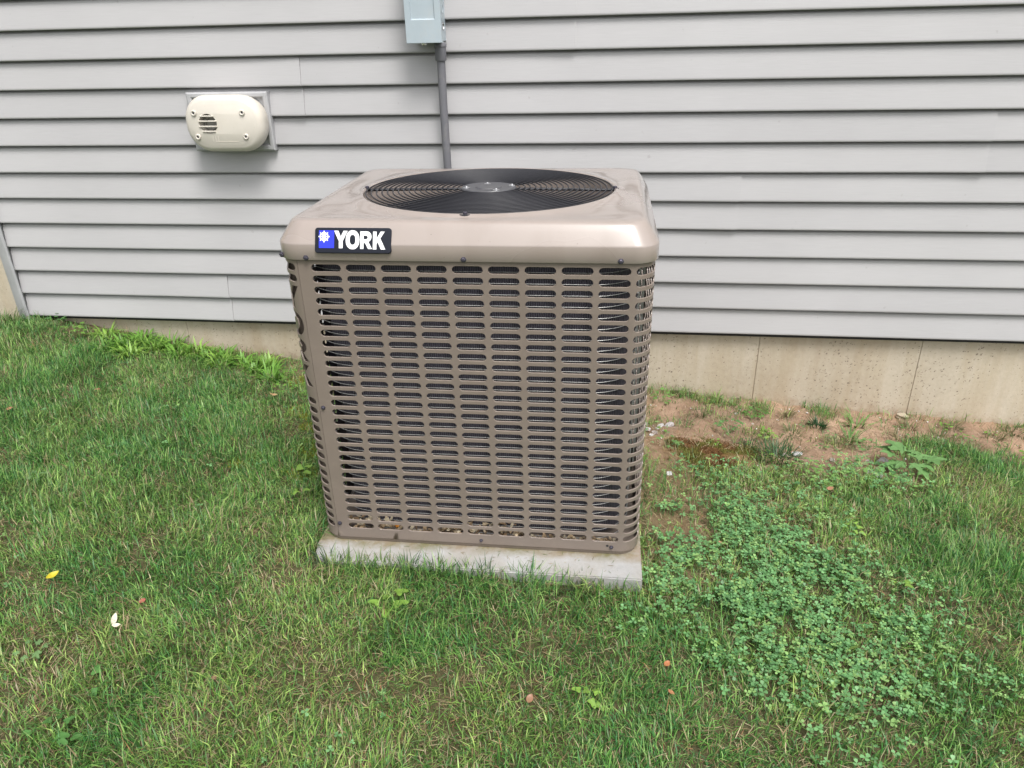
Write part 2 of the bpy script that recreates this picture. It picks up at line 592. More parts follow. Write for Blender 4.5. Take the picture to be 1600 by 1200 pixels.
# loose mortar lump at foot of the form joint
bm = bmesh.new()
bmesh.ops.create_icosphere(bm, subdivisions=3, radius=.5)
for v in bm.verts:
    n_ = 1 + .35 * (math.sin(v.co.x * 9 + 1) * math.sin(v.co.y * 7) + math.sin(v.co.z * 11 + v.co.x * 5)) * .5
    v.co = Vector((1.165 + v.co.x * .045 * n_, .012 + v.co.y * .03 * n_, float(gz(1.165, 0.0)) + .004 + v.co.z * .022 * n_))
o = obj('mortar_lump', bm, MCONC, smooth=60)
tag(o, 'rough lump of cream mortar at the foot of the right foundation joint', 'mortar lump')


# ------------------------------------------------------------------ vent hood
def stadium(cx, cz, hw, hh, r, n=10, y=0.0):
    pts = []
    for (sx, sz, a0) in ((1, 1, 0), (-1, 1, 90), (-1, -1, 180), (1, -1, 270)):
        for i in range(n + 1):
            a = math.radians(a0 + 90 * i / n)
            pts.append((cx + sx * (hw - r) + r * math.cos(a), y, cz + sz * (hh - r) + r * math.sin(a)))
    return pts


mb = empty('mounting_block', (-1.4145, 0, .797))
tag(mb, 'grey square plastic mounting block let into the siding behind the cream vent hood', 'mounting block')


def frame_ring(name, hw, hh, wid, y0, y1, m_, par, cx=0, cz=0):
    bm = bmesh.new()
    pr = [(hw, y0), (hw, y1), (hw - wid * .25, y1 - .003), (hw - wid * .75, y1 - .003), (hw - wid, y1), (hw - wid, y0)]
    loops = []
    for (d, y) in pr:
        q = hw - d
        loops.append([(cx + sx * (hw - q), y, cz + sz * (hh - q)) for sx, sz in ((1, 1), (-1, 1), (-1, -1), (1, -1))])
    loft(bm, loops)
    bmesh.ops.recalc_face_normals(bm, faces=bm.faces)
    return obj(name, bm, m_, par)


frame_ring('outer_frame', .157, .103, .020, .02, -.014, MTRIM, mb)
bm = bmesh.new(); box(bm, -.140, .140, -.006, .02, -.086, .086)
obj('back_plate', bm, MTRIM, mb)
frame_ring('inner_frame', .118, .073, .006, -.004, -.016, MTRIM, mb)
bm = bmesh.new(); box(bm, -.112, .112, -.013, -.004, -.067, .067)
obj('centre_plate', bm, MTRIM, mb)

vh = empty('vent_hood', (-1.4145, -.014, .797))
tag(vh, 'cream plastic oval exhaust vent hood with a small round barred opening', 'vent')
OX, OZ = .010, .001    # the hood body, around the empty
HW, HH = .149, .098
bm = bmesh.new()
front = -.088
loops = [stadium(OX, OZ, HW - .012, HH - .012, .078, y=0.002), stadium(OX, OZ, HW - .003, HH - .003, .084, y=-.03),
         stadium(OX, OZ, HW, HH, .088, y=-.055)]
for a in range(1, 7):
    t = a / 6 * PI / 2
    loops.append(stadium(OX, OZ, HW - .026 * (1 - math.cos(t)), HH - .026 * (1 - math.cos(t)), .088 - .018 * (1 - math.cos(t)), y=-.055 - .030 * math.sin(t)))
loops.append(stadium(OX, OZ, HW - .030, HH - .030, .064, y=front + .0012))
rows = loft(bm, loops)
# front face with a round opening
HX, HZ, HR = -.0440, .004, .034
outer = [v.co.copy() for v in rows[-1]]
hole = [Vector((HX + HR * math.cos(-2 * PI * i / 28), front + .0012, HZ + HR * math.sin(-2 * PI * i / 28))) for i in range(28)]
tri = tessellate_polygon([[Vector((p.x, p.z, 0)) for p in outer], [Vector((p.x, p.z, 0)) for p in hole]])
allv = list(rows[-1]) + [bm.verts.new(p) for p in hole]
for t in tri:
    try: bm.faces.new([allv[i] for i in t])
    except ValueError: pass
hv = allv[len(outer):]
hb = [bm.verts.new(v.co + Vector((0, .035, 0))) for v in hv]
for i in range(28):
    j = (i + 1) % 28
    bm.faces.new((hv[i], hv[j], hb[j], hb[i]))
bmesh.ops.recalc_face_normals(bm, faces=bm.faces)
obj('hood', bm, MCREAM, vh, smooth=32)
# inner pipe and the bars over it
bm = bmesh.new()
lathe(bm, [(.0, 0), (.021, 0), (.023, .001), (.023, .012), (.0205, .012), (.0205, .002), (0, .002)], (HX + .003, front + .030, HZ), '-y', 24)
bmesh.ops.recalc_face_normals(bm, faces=bm.faces)
obj('inner_pipe', bm, MVDARK, vh, smooth=40)
bm = bmesh.new(); box(bm, HX - .036, HX + .036, front + .031, front + .034, HZ - .036, HZ + .036)
obj('pipe_back', bm, MVDARK, vh)
for i, dz in enumerate((.026, .009, -.009, -.026)):
    hw_ = math.sqrt(max(0, (HR + .002) ** 2 - dz * dz))
    bm = bmesh.new(); box(bm, HX - hw_, HX + hw_, front - .0035, front + .003, HZ + dz - .0022, HZ + dz + .0022, bev=.0008, seg=1)
    obj('bar', bm, MCREAM, vh)
for sx, sz in ((-1, 1), (1, 1), (-1, -1), (1, -1)):
    cx, cz = .0015 + sx * .092, sz * .041
    bm = bmesh.new()
    lathe(bm, [(.0105, 0), (.0100, .004), (.0075, .0055), (.0045, .004), (.0042, .0012), (.0, .0012)], (cx, front + .001, cz), '-y', 16)
    bmesh.ops.recalc_face_normals(bm, faces=bm.faces)
    b_ = obj('screw_boss', bm, MCREAM, vh, smooth=40)
    bm = bmesh.new(); lathe(bm, [(.0044, 0), (.0044, .0006), (0, .0006)], (cx, front - .0006, cz), '-y', 10)
    obj('screw_head', bm, MSCREW, b_)
# worn raised mould marks (rounded dashes) along the top and bottom edge of the face
bm = bmesh.new()
for i in range(0):
    x = OX - .052 + i * .0125 + (0.006 if i > 3 else 0)
    lathe(bm, [(.0030, 0), (.0028, .0004), (.0020, .0004), (.0018, 0)], (x, front + .0011, OZ + .064), '-y', 8)
box(bm, OX - .036, OX + .050, front + .0004, front + .0012, OZ - .0600, OZ - .0592)
for i in range(3):
    box(bm, OX - .045 + i * .010, OX - .0435 + i * .010, front + .0004, front + .0012, OZ - .058, OZ - .040)
obj('mould_marks', bm, MCREAM, vh)['kind'] = 'stuff'

# ------------------------------------------------------------------ disconnect box and conduit
bx = empty('disconnect_box', (-.641, 0, 1.05))
tag(bx, 'blue grey steel electrical disconnect box with recessed cover at the top of the siding', 'electrical box')
bm = bmesh.new(); box(bm, -.053, .053, -.086, .004, .002, .30, bev=.002)
obj('back_box', bm, MBOX, bx)
# cover with a pressed recess
bm = bmesh.new()
lo_ = []
for (hw_, z0, z1, y) in ((.0600, -.001, .308, -.080), (.0600, -.001, .308, -.1005), (.0590, 0, .307, -.1015), (.0405, .0685, .262, -.1015), (.0390, .071, .259, -.0965), (.038, .072, .258, -.0960)):
    lo_.append([(-hw_ + .0, y, z0), (hw_, y, z0), (hw_, y, z1), (-hw_, y, z1)])
loft(bm, lo_, cap1=True)
bmesh.ops.recalc_face_normals(bm, faces=bm.faces)
obj('cover', bm, MBOX, bx, smooth=20)
for zz in (.048, .10):
    bm = bmesh.new()
    lathe(bm, [(.0135, -.0015), (.0135, .001), (.012, .0015), (.0115, .0003), (.0, .0003)], (.0531, -.040, zz), 'x', 20)
    bmesh.ops.recalc_face_normals(bm, faces=bm.faces)
    obj('knockout', bm, MSTEEL if zz < .05 else MBOX, bx, smooth=40)
bm = bmesh.new(); lathe(bm, [(.0, -.006), (.008, -.006), (.009, -.003), (.009, .0), (0, 0)], (-.003, -.091, -.001), 'z', 16)
obj('cover_screw', bm, MSTEEL, bx, smooth=40)

cd = empty('conduit', (-.600, -.04, .40))
tag(cd, 'grey plastic conduit pipe running down the siding from the electrical box behind the cooling unit', 'conduit')
bm = bmesh.new()
pts = [(-.002, .0, .655), (-.001, 0, .60), (-.002, 0, .45), (.0, 0, .235), (.0, 0, .05), (.0, 0, -.15), (0, -.01, -.30), (0, -.05, -.40), (0, -.12, -.43), (0, -.20, -.43)]
tube(bm, pts, .0142, 16)
obj('pipe', bm, MPVC, cd, smooth=50)
bm = bmesh.new()
lathe(bm, [(.0, .592), (.0185, .592), (.0195, .594), (.0195, .634), (.0215, .636), (.0215, .644), (.017, .650), (0, .650)], (-.001, 0, 0), 'z', 20)
obj('connector', bm, MPVC, cd, smooth=40)

# ------------------------------------------------------------------ concrete pad
pad = bmesh.new()
outl = [(.713, -.084), (.713, .78), (-.118, .78), (-.118, -.02), (-.110, -.050), (-.095, -.070), (-.070, -.080), (-.04, -.084)]
loft(pad, [[(x, y, -.11) for x, y in outl], [(x, y, -.0) for x, y in outl]], cap0=True, cap1=True)
bmesh.ops.recalc_face_normals(pad, faces=pad.faces)
bmesh.ops.bevel(pad, geom=[e for e in pad.edges], offset=.003, segments=2, affect='EDGES')


def pad_mat():
    m = MPAD; k = N(m); b = k.b
    src = b.inputs['Base Color'].links[0].from_socket
    tc = k.n('TexCoord'); sx = k.n('SeparateXYZ'); k.l(tc.outputs['Object'], sx.inputs[0])
    # soil and moss caught along the foot of the cabinet: band around y = -0.02 .. +
    mr = k.n('MapRange'); k.l(sx.outputs[1], mr.inputs[0])
    mr.inputs[1].default_value = -.050; mr.inputs[2].default_value = .005
    n1 = k.noise(22, 5, .7)
    ad = k.n('Math', operation='MULTIPLY'); k.l(mr.outputs[0], ad.inputs[0]); k.l(n1, ad.inputs[1])
    f = k.ramp(ad.outputs[0], [(.18, (0, 0, 0)), (.5, (1, 1, 1))])
    n2 = k.noise(9, 3)
    dirtc = k.ramp(n2, [(.35, (.24, .19, .14)), (.65, (.15, .14, .07))])
    k.base(k.mix(f, src, dirtc))


pad_mat()
po = obj('concrete_pad', pad, MPAD, smooth=30)
po.location = (UO[0], UO[1], PZ)
po.rotation_euler = (0, 0, TH)
tag(po, 'pale grey concrete slab under the tan cooling unit, grass growing over its front edge', 'concrete pad')

# ------------------------------------------------------------------ the cooling unit
unit = empty('air_conditioner', (UO[0], UO[1], PZ), TH)
tag(unit, 'tan outdoor cooling unit with slotted metal sides and black round fan grille on its top', 'air conditioner')
ZR = .735             # local z of slot row 0
EX0, EX1, D = -.106, .706, .665
RC = .05
Q, RP = .0777, .02539
LW, LD = EX1 - EX0 - 2 * RC, D - 2 * RC
ARC = RC * PI / 2
PER = 2 * (LW + LD) + 4 * ARC
UST = EX0 + RC        # u at which the front straight begins (u == e on the front)


def path(u, off=0.0, rc=RC):
    """cabinet outline, anticlockwise from the front; off = inward offset"""
    t = (u - UST) % PER
    segs = [('s', (EX0 + RC, 0), (1, 0), LW), ('a', (EX1 - RC, RC), -90, ARC), ('s', (EX1, RC), (0, 1), LD), ('a', (EX1 - RC, D - RC), 0, ARC),
            ('s', (EX1 - RC, D), (-1, 0), LW), ('a', (EX0 + RC, D - RC), 90, ARC), ('s', (EX0, D - RC), (0, -1), LD), ('a', (EX0 + RC, RC), 180, ARC)]
    for s in segs:
        if t <= s[3] + 1e-9:
            if s[0] == 's':
                (px, py), (dx, dy) = s[1], s[2]
                nx, ny = -dy, dx
                return px + dx * t + nx * off, py + dy * t + ny * off
            a = math.radians(s[2] + 90 * t / s[3])
            rr = RC - off
            return s[1][0] + rr * math.cos(a), s[1][1] + rr * math.sin(a)
        t -= s[3]
    return path(UST, off)


HL, HH_ = .0335, .0087
THK = .0028


def slot_cols(uc, u0, u1, hl=HL):
    s = [(u0, None), (uc - hl, 0.0)]
    for a in (30, 60, 90):
        s.append((uc - hl + HH_ - HH_ * math.cos(math.radians(a)), HH_ * math.sin(math.radians(a))))
    m = 6
    for i in range(1, m):
        s.append((uc - hl + HH_ + (2 * hl - 2 * HH_) * i / m, HH_))
    for a in (90, 60, 30):
        s.append((uc + hl - HH_ + HH_ * math.cos(math.radians(a)), HH_ * math.sin(math.radians(a))))
    s += [(uc + hl, 0.0), (u1, None)]
    return s


def cell(bm, uc, u0, u1, z0, z1, zc, hl=HL):
    s = slot_cols(uc, u0, u1, hl)

    def P(u, z, off=0.0):
        x, y = path(u, off); return bm.verts.new((x, y, z))

    for i in range(len(s) - 1):
        (ua, ha), (ub, hb) = s[i], s[i + 1]
        ha = 0 if ha is None else ha; hb = 0 if hb is None else hb
        bm.faces.new((P(ua, zc + ha), P(ub, zc + hb), P(ub, z1), P(ua, z1)))
        bm.faces.new((P(ua, z0), P(ub, z0), P(ub, zc - hb), P(ua, zc - ha)))
        if 0 < i < len(s) - 2:      # rolled edge of the slot, turned inwards
            for sg in (1, -1):
                a1, b1 = zc + sg * ha, zc + sg * hb
                g = .0009
                a2, b2 = zc + sg * max(0, ha - g), zc + sg * max(0, hb - g)
                for (aa, ab, o0), (ba, bb, o1) in (((a1, b1, 0), (a2, b2, .0012)), ((a2, b2, .0012), (a2, b2, THK))):
                    q = [P(ua, aa, o0), P(ua, ba, o1), P(ub, bb, o1), P(ub, ab, o0)]
                    bm.faces.new(q if sg > 0 else q[::-1])


def strip(bm, u0, u1, z0, z1, n=8):
    if z1 - z0 < 1e-5 or u1 - u0 < 1e-5: return
    for i in range(n):
        a, b = u0 + (u1 - u0) * i / n, u0 + (u1 - u0) * (i + 1) / n
        (ax, ay), (bx_, by) = path(a), path(b)
        bm.faces.new([bm.verts.new(p) for p in ((ax, ay, z0), (bx_, by, z0), (bx_, by, z1), (ax, ay, z1))])


ZTOP, ZBOT = ZR + .030, ZR - .7215
NR = 28


def finish_panel(name, bm, edge_us, label=None):
    bmesh.ops.remove_doubles(bm, verts=bm.verts, dist=2e-5)
    # turned-in edges at the panel ends and its foot
    for e in [e for e in bm.edges if e.is_boundary]:
        a, b = e.verts
    bmesh.ops.recalc_face_normals(bm, faces=[])
    o = obj(name, bm, MTAN, unit, smooth=38)
    if label: o['label'] = label
    return o


def panel(name, c0, c1, u0, u1, rows=range(NR), hl=HL):
    bm = bmesh.new()
    for c in range(c0, c1 + 1):
        uc = c * Q
        ua = u0 if c == c0 else uc - Q / 2
        ub = u1 if c == c1 else uc + Q / 2
        for r_ in range(NR):
            zc = ZR - r_ * RP
            cell(bm, uc, ua, ub, zc - RP / 2, zc + RP / 2, zc, hl)
        strip(bm, ua, ub, ZR + RP / 2, ZTOP)
        strip(bm, ua, ub, ZBOT, ZR - (NR - 1) * RP - RP / 2)
    # foot flange turned under, and end flanges turned in
    n = int((u1 - u0) / .01)
    for i in range(n):
        a, b = u0 + (u1 - u0) * i / n, u0 + (u1 - u0) * (i + 1) / n
        (ax, ay), (bx_, by) = path(a), path(b); (cx, cy), (dx, dy) = path(b, .012), path(a, .012)
        bm.faces.new([bm.verts.new(p) for p in ((bx_, by, ZBOT), (ax, ay, ZBOT), (dx, dy, ZBOT + .001), (cx, cy, ZBOT + .001))])
    for uu in (u0, u1):
        (ax, ay), (bx_, by) = path(uu), path(uu, .012)
        bm.faces.new([bm.verts.new(p) for p in ((ax, ay, ZBOT), (bx_, by, ZBOT), (bx_, by, ZTOP), (ax, ay, ZTOP))])
    return finish_panel(name, bm, None)


US0 = -.064
G = .0009
panel('slotted_panel', 0, 12, US0 + G, 12 * Q + Q / 2 - G)['label'] = 'tan slotted front panel wrapping round its right corner'
panel('slotted_panel', 13, 23, 12 * Q + Q / 2 + G, 23 * Q + Q / 2 - G)
panel('slotted_panel', 24, 34, 23 * Q + Q / 2 + G, PER + US0 - .078 - G)


# letters as outlines in a unit box (x 0..1, z 0..1); each is a list of [outer, holes...]
def ell(cx, cz, rx, rz, n=28, p=2.0):
    pts = []
    for i in range(n):
        a = 2 * PI * i / n
        c, s = math.cos(a), math.sin(a)
        pts.append((cx + rx * math.copysign(abs(c) ** (2 / p), c), cz + rz * math.copysign(abs(s) ** (2 / p), s)))
    return pts


def bowl(x0, x1, z0, z1, n=10):
    """half-stadium outline to the right, from (x0,z0) to (x0,z1)"""
    r = (z1 - z0) / 2; cz = (z0 + z1) / 2; cx = x1 - r
    pts = [(x0, z0)]
    for i in range(n + 1):
        a = -PI / 2 + PI * i / n
        pts.append((cx + r * math.cos(a), cz + r * math.sin(a)))
    pts.append((x0, z1))
    return pts


GLY = {
    'Y': (1.0, [[[(0, 1), (.31, 1), (.50, .66), (.69, 1), (1, 1), (.64, .40), (.64, 0), (.36, 0), (.36, .40)]]]),
    'O': (1.08, [[ell(.5, .5, .5, .515, p=2.25), ell(.5, .5, .21, .27, p=2.3)]]),
    'R': (.96, [[[(0, 0), (.29, 0), (.29, .34), (.42, .34), (.68, 0), (1.02, 0), (.70, .40)] + [(.84, .47), (.93, .58), (.96, .69), (.93, .82), (.84, .92), (.70, .985), (.55, 1)] + [(0, 1)],
                 [(.29, .76), (.29, .55), (.48, .55), (.60, .58), (.645, .66), (.60, .735), (.48, .76)]]]),
    'K': (1.0, [[[(0, 0), (.29, 0), (.29, .30), (.38, .42), (.66, 0), (1.02, 0), (.60, .62), (.95, 1), (.62, 1), (.29, .60), (.29, 1), (0, 1)]]]),
}


def glyph_faces(ch):
    """(verts2d, tris) in unit box"""
    out = []
    for loops in GLY[ch][1]:
        t = tessellate_polygon([[Vector((x, z, 0)) for x, z in lp] for lp in loops])
        vs = [p for lp in loops for p in lp]
        out.append((vs, t, loops))
    return out


# corner post with the vertical lettering pierced through it
def post():
    u0, u1 = PER + US0 - .078, PER + US0
    uc = (u0 + u1) / 2 + .0025
    hl = .0300
    bm = bmesh.new()
    for r_ in list(range(0, 2)) + list(range(13, NR)):
        zc = ZR - r_ * RP
        cell(bm, uc, u0, u1, zc - RP / 2, zc + RP / 2, zc, hl)
    strip(bm, u0, u1, ZR + RP / 2, ZTOP, 12)
    strip(bm, u0, u1, ZBOT, ZR - (NR - 1) * RP - RP / 2, 12)
    zt, zb = ZR - 1.5 * RP, ZR - 12.5 * RP
    # flat sheet with letter-shaped holes, sliced so that it bends round the corner
    fl = bmesh.new()
    holes = []
    zc = ZR - .071
    for ch in 'YORK':
        for loops in GLY[ch][1]:
            holes.append(([(uc - .029 + x * .058, zc - .028 + z * .056) for x, z in loops[0]], ch, [[(uc - .029 + x * .058, zc - .028 + z * .056) for x, z in lp] for lp in loops[1:]]))
        zc -= .0645
    outer = [(u0, zb), (u1, zb), (u1, zt), (u0, zt)]
    polys = [outer] + [h[0][::-1] for h in holes]
    vs = [p for lp in polys for p in lp]
    bv = [fl.verts.new((x, 0, z)) for x, z in vs]
    for t in tessellate_polygon([[Vector((x, z, 0)) for x, z in lp] for lp in polys]):
        try: fl.faces.new([bv[i] for i in t])
        except ValueError: pass
    for h in holes:                  # islands inside O and R
        for lp in h[2]:
            iv = [fl.verts.new((x, 0, z)) for x, z in lp]
            fl.faces.new(iv)
    # rolled edges of every letter opening
    for e in [e for e in fl.edges if e.is_boundary]:
        a, b = e.verts
        on = lambda v: abs(v.co.x - u0) < 1e-6 or abs(v.co.x - u1) < 1e-6 or abs(v.co.z - zt) < 1e-6 or abs(v.co.z - zb) < 1e-6
        if on(a) and on(b): continue
        fl.faces.new((a, b, fl.verts.new(b.co + Vector((0, THK, 0))), fl.verts.new(a.co + Vector((0, THK, 0)))))
    k = u0 + .006
    while k < u1:
        bmesh.ops.bisect_plane(fl, geom=fl.verts[:] + fl.edges[:] + fl.faces[:], plane_co=(k, 0, 0), plane_no=(1, 0, 0))
        k += .006
    fl.verts.index_update()
    mp = {}
    for v in fl.verts:
        x, y = path(v.co.x, v.co.y)
        mp[v.index] = bm.verts.new((x, y, v.co.z))
    for f in fl.faces:
        try: bm.faces.new([mp[v.index] for v in f.verts])
        except ValueError: pass
    fl.free()
    for uu in (u0, u1):
        (ax, ay), (bx_, by) = path(uu), path(uu, .012)
        bm.faces.new([bm.verts.new(p) for p in ((ax, ay, ZBOT), (bx_, by, ZBOT), (bx_, by, ZTOP), (ax, ay, ZTOP))])
    bmesh.ops.remove_doubles(bm, verts=bm.verts, dist=2e-5)
    bmesh.ops.recalc_face_normals(bm, faces=bm.faces)
    o = obj('corner_post', bm, MTAN, unit, smooth=38)
    o['label'] = 'tan corner post pierced with the word YORK down its front left corner'


post()


# top cover
def rrect(x0, x1, y0, y1, r, z, nc=10, ns=14):
    pts = []
    cs = [(x1 - r, y0 + r, -90), (x1 - r, y1 - r, 0), (x0 + r, y1 - r, 90), (x0 + r, y0 + r, 180)]
    for i, (cx, cy, a0) in enumerate(cs):
        for k in range(nc + 1):
            a = math.radians(a0 + 90 * k / nc)
            pts.append(Vector((cx + r * math.cos(a), cy + r * math.sin(a), z)))
        nx, ny, na = cs[(i + 1) % 4]
        p0 = pts[-1]; a = math.radians(na)
        p1 = Vector((nx + r * math.cos(a), ny + r * math.sin(a), z))
        for k in range(1, ns):
            pts.append(p0.lerp(p1, k / ns))
    return pts


CX0, CX1, CY0, CY1 = -.1105, .7115, -.0065, D + .0065
RXC, RYC = .3115, .335
RAX, RAY = .306, .268


def elli(rx, ry, z, like):
    out = []
    for p in like:
        a = math.atan2((p.y - RYC) / ry, (p.x - RXC) / rx)
        out.append(Vector((RXC + rx * math.cos(a), RYC + ry * math.sin(a), z)))
    return out


bm = bmesh.new()
zt = ZR
L = []
for (ins, z, r) in ((.004, .030, .05), (.0035, .0205, .05), (.0008, .0195, .052), (0, .0205, .053), (0, .0530, .053), (.0005, .0548, .053), (.0018, .0570, .052),
                    (.0160, .0800, .046), (.0245, .0920, .042), (.0275, .0953, .041), (.0310, .0973, .040), (.036, .0984, .038), (.050, .0992, .036)):
    L.append(rrect(CX0 + ins, CX1 - ins, CY0 + ins, CY1 - ins, r, zt + z))
base_loop = L[-1]
tgt = elli(RAX + .012, RAY + .012, 0, base_loop)
for t in (.25, .5, .75):
    lp = []
    for a, b in zip(base_loop, tgt):
        q = a.lerp(b, t)
        dist = (a.xy - b.xy).length
        # the stamped corners dip a little between the ring and the rim
        q.z = zt + .0992 + .0034 * t * t - .004 * min(1, dist / .15) * math.sin(PI * t) * .6
        lp.append(q)
    L.append(lp)
L.append([Vector((q.x, q.y, zt + .1030)) for q in tgt])
L.append(elli(RAX + .007, RAY + .007, zt + .1048, base_loop))
L.append(elli(RAX + .003, RAY + .003, zt + .1045, base_loop))
L.append(elli(RAX, RAY, zt + .101, base_loop))
L.append(elli(RAX - .001, RAY - .001, zt + .050, base_loop))
L.append(elli(RAX - .004, RAY - .004, zt + .030, base_loop))
loft(bm, L)
bmesh.ops.recalc_face_normals(bm, faces=bm.faces)
top = obj('top_cover', bm, MCAP, unit, smooth=50)

# grille: concentric wires, spokes, hub
ZG = ZR + .1035
grille = unit
NW = 18
gr = bmesh.new()
ring0 = .066
bm = bmesh.new()
gobj = None
wires = []
for i in range(NW):
    f = ring0 + .010 + (RAX - .004 - ring0 - .010) * i / (NW - 1)
    fy = f * RAY / RAX
    zz = ZG + .003 * (1 - (f / RAX) ** 2)
    bm = bmesh.new()
    tube(bm, [(RXC + f * math.cos(2 * PI * k / 72), RYC + fy * math.sin(2 * PI * k / 72), zz) for k in range(72)], .0018, 6, close=True)
    wires.append(bm)
gm_ = bmesh.new()
# spokes under the wires
for a in (0, 45, 90, 135, 180, 225, 268, 315):
    ra = math.radians(a)
    pts = []
    for t in np.linspace(.19, 1.0, 10):
        pts.append((RXC + RAX * t * math.cos(ra), RYC + RAY * t * math.sin(ra), ZG - .0042 + .003 * (1 - t * t)))
    tube(gm_, pts, .0026 if a % 90 and a != 268 else .0036, 6)
go = obj('fan_grille', gm_, MBLACK, unit, smooth=60)
for b_ in wires:
    obj('grille_wire', b_, MBLACK, go, smooth=60)
# end tabs of the spokes bolted to the cover
for a in (0, 180, 268):
    ra = math.radians(a)
    bm = bmesh.new()
    cx, cy = RXC + (RAX + .002) * math.cos(ra), RYC + (RAY + .004) * math.sin(ra)
    lathe(bm, [(0, 0), (.010, 0), (.010, .002), (.008, .003), (0, .003)], (cx, cy, ZG - .002), 'z', 16, sx=1.0 if a != 268 else 1.5)
    t_ = obj('grille_tab', bm, MBLACK, go, smooth=40)
    bm = bmesh.new()
    lathe(bm, [(0, 0), (.0055, 0), (.0055, .003), (.004, .0045), (0, .005)], (cx, cy, ZG + .001), 'z', 8)
    obj('screw', bm, MSCREW, t_, smooth=40)
bm = bmesh.new()
zh = ZG + .003
lathe(bm, [(0, -.004), (.064, -.004), (.068, -.001), (.066, .0012), (.058, .0002), (.034, .0002), (.031, .0026), (.0, .0030)], (RXC, RYC, zh), 'z', 48, sy=RAY / RAX)
hub = obj('hub_plate', bm, MHUB, unit, smooth=35)
for a, rr in ((60, .047), (155, .052), (205, .052), (285, .048), (330, .050)):
    pass
for dx, dy in ((-.0530, -.0120), (-.0080, .0370), (.0240, -.0380), (.0560, .0170)):
    bm = bmesh.new()
    lathe(bm, [(0, 0), (.0085, 0), (.0085, .0008), (.0034, .0012), (.0034, .003), (.002, .0045), (0, .0048)], (RXC + dx, RYC + dy, zh + .0004), 'z', 12)
    obj('hub_nut', bm, MSTEEL, hub, smooth=40)

# fan, motor, compressor, floor pan: the inside that shows between the wires
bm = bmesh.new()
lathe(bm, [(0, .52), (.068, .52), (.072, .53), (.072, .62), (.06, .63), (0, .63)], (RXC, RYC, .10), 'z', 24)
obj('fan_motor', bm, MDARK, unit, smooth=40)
for k in range(3):
    bm = bmesh.new()
    loops = []
    for t in np.linspace(0, 1, 9):
        r_ = .07 + t * .185
        lp = []
        for s_ in np.linspace(-1, 1, 7):
            a = k * 2 * PI / 3 + s_ * (.42 + .12 * t) + .25 * t
            lp.append((RXC + r_ * math.cos(a), RYC + r_ * math.sin(a), .665 + s_ * .030 - .012 * s_ * s_))
        loops.append(lp)
    loft(bm, loops, close=False)
    bmesh.ops.solidify(bm, geom=bm.faces, thickness=.0015)
    obj('fan_blade', bm, MHUB, unit, smooth=40)
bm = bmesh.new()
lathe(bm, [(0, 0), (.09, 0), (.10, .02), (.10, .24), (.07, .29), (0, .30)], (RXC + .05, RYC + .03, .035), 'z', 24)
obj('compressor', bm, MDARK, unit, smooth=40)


# coil with its tubes
def cpath(off, n=90, a0=0.0, a1=1.0):
    """inner rounded outline, corner radius about .10"""
    x0, x1, y0, y1 = EX0 + off, EX1 - off, off, D - off
    pts = rrect(x0, x1, y0, y1, .10, 0, nc=10, ns=10)
    return pts


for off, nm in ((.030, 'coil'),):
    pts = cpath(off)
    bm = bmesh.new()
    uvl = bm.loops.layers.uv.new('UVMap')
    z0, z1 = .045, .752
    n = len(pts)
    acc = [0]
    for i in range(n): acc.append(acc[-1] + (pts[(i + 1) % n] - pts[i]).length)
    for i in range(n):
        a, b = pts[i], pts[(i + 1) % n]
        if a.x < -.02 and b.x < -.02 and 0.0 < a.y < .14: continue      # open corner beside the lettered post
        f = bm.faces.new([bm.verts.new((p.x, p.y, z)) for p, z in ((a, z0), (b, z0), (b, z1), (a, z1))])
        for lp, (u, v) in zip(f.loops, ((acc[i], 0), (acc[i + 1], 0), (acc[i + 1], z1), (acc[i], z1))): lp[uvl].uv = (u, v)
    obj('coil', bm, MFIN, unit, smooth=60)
tp = rrect(EX0 + .0265, EX1 - .0265, .0265, D - .0265, .105, 0, nc=12, ns=6)
for k in range(28):
    zz = ZR - .0118 - k * (RP + .00037)
    bm = bmesh.new()
    tube(bm, [(p.x, p.y, zz) for p in tp], .0009, 5, close=True)
    obj('coil_tube', bm, MWIRE, unit, smooth=60)
# pale rods added as the light gaps between coil end fins, right front corner
for k in range(5):
    bm = bmesh.new()
    a = math.radians(-32 + k * 14)
    cx, cy = EX1 - .100 + .082 * math.cos(a), .100 + .082 * math.sin(a)
    box(bm, cx - .0012, cx + .0012, cy - .0012, cy + .0012, .20 + .03 * k, .735)
    obj('light_gap_rod', bm, MWIRE, unit)
# floor pan
bm = bmesh.new()
loft(bm, [rrect(EX0 + .006, EX1 - .006, .006, D - .006, .046, 0.0), rrect(EX0 + .004, EX1 - .004, .004, D - .004, .048, .003), rrect(EX0 + .004, EX1 - .004, .004, D - .004, .048, .028)], cap0=True)
bmesh.ops.recalc_face_normals(bm, faces=bm.faces)
obj('base_pan', bm, MTAN, unit, smooth=40)
bm = bmesh.new()
bm.faces.new([bm.verts.new(p) for p in rrect(EX0 + .01, EX1 - .01, .01, D - .01, .04, .022)])
obj('pan_floor', bm, MTAN, unit)


def screw(x, y, z, par=unit, m_=MSCREW, r=.0052):
    bm = bmesh.new()
    lathe(bm, [(0, 0), (r * 1.25, 0), (r * 1.25, .0008), (r * .9, .0014), (r * .88, .004), (r * .6, .005), (0, .005)], (x, y, z), '-y', 6 if r > .005 else 10)
    return obj('screw', bm, m_, par, smooth=20)


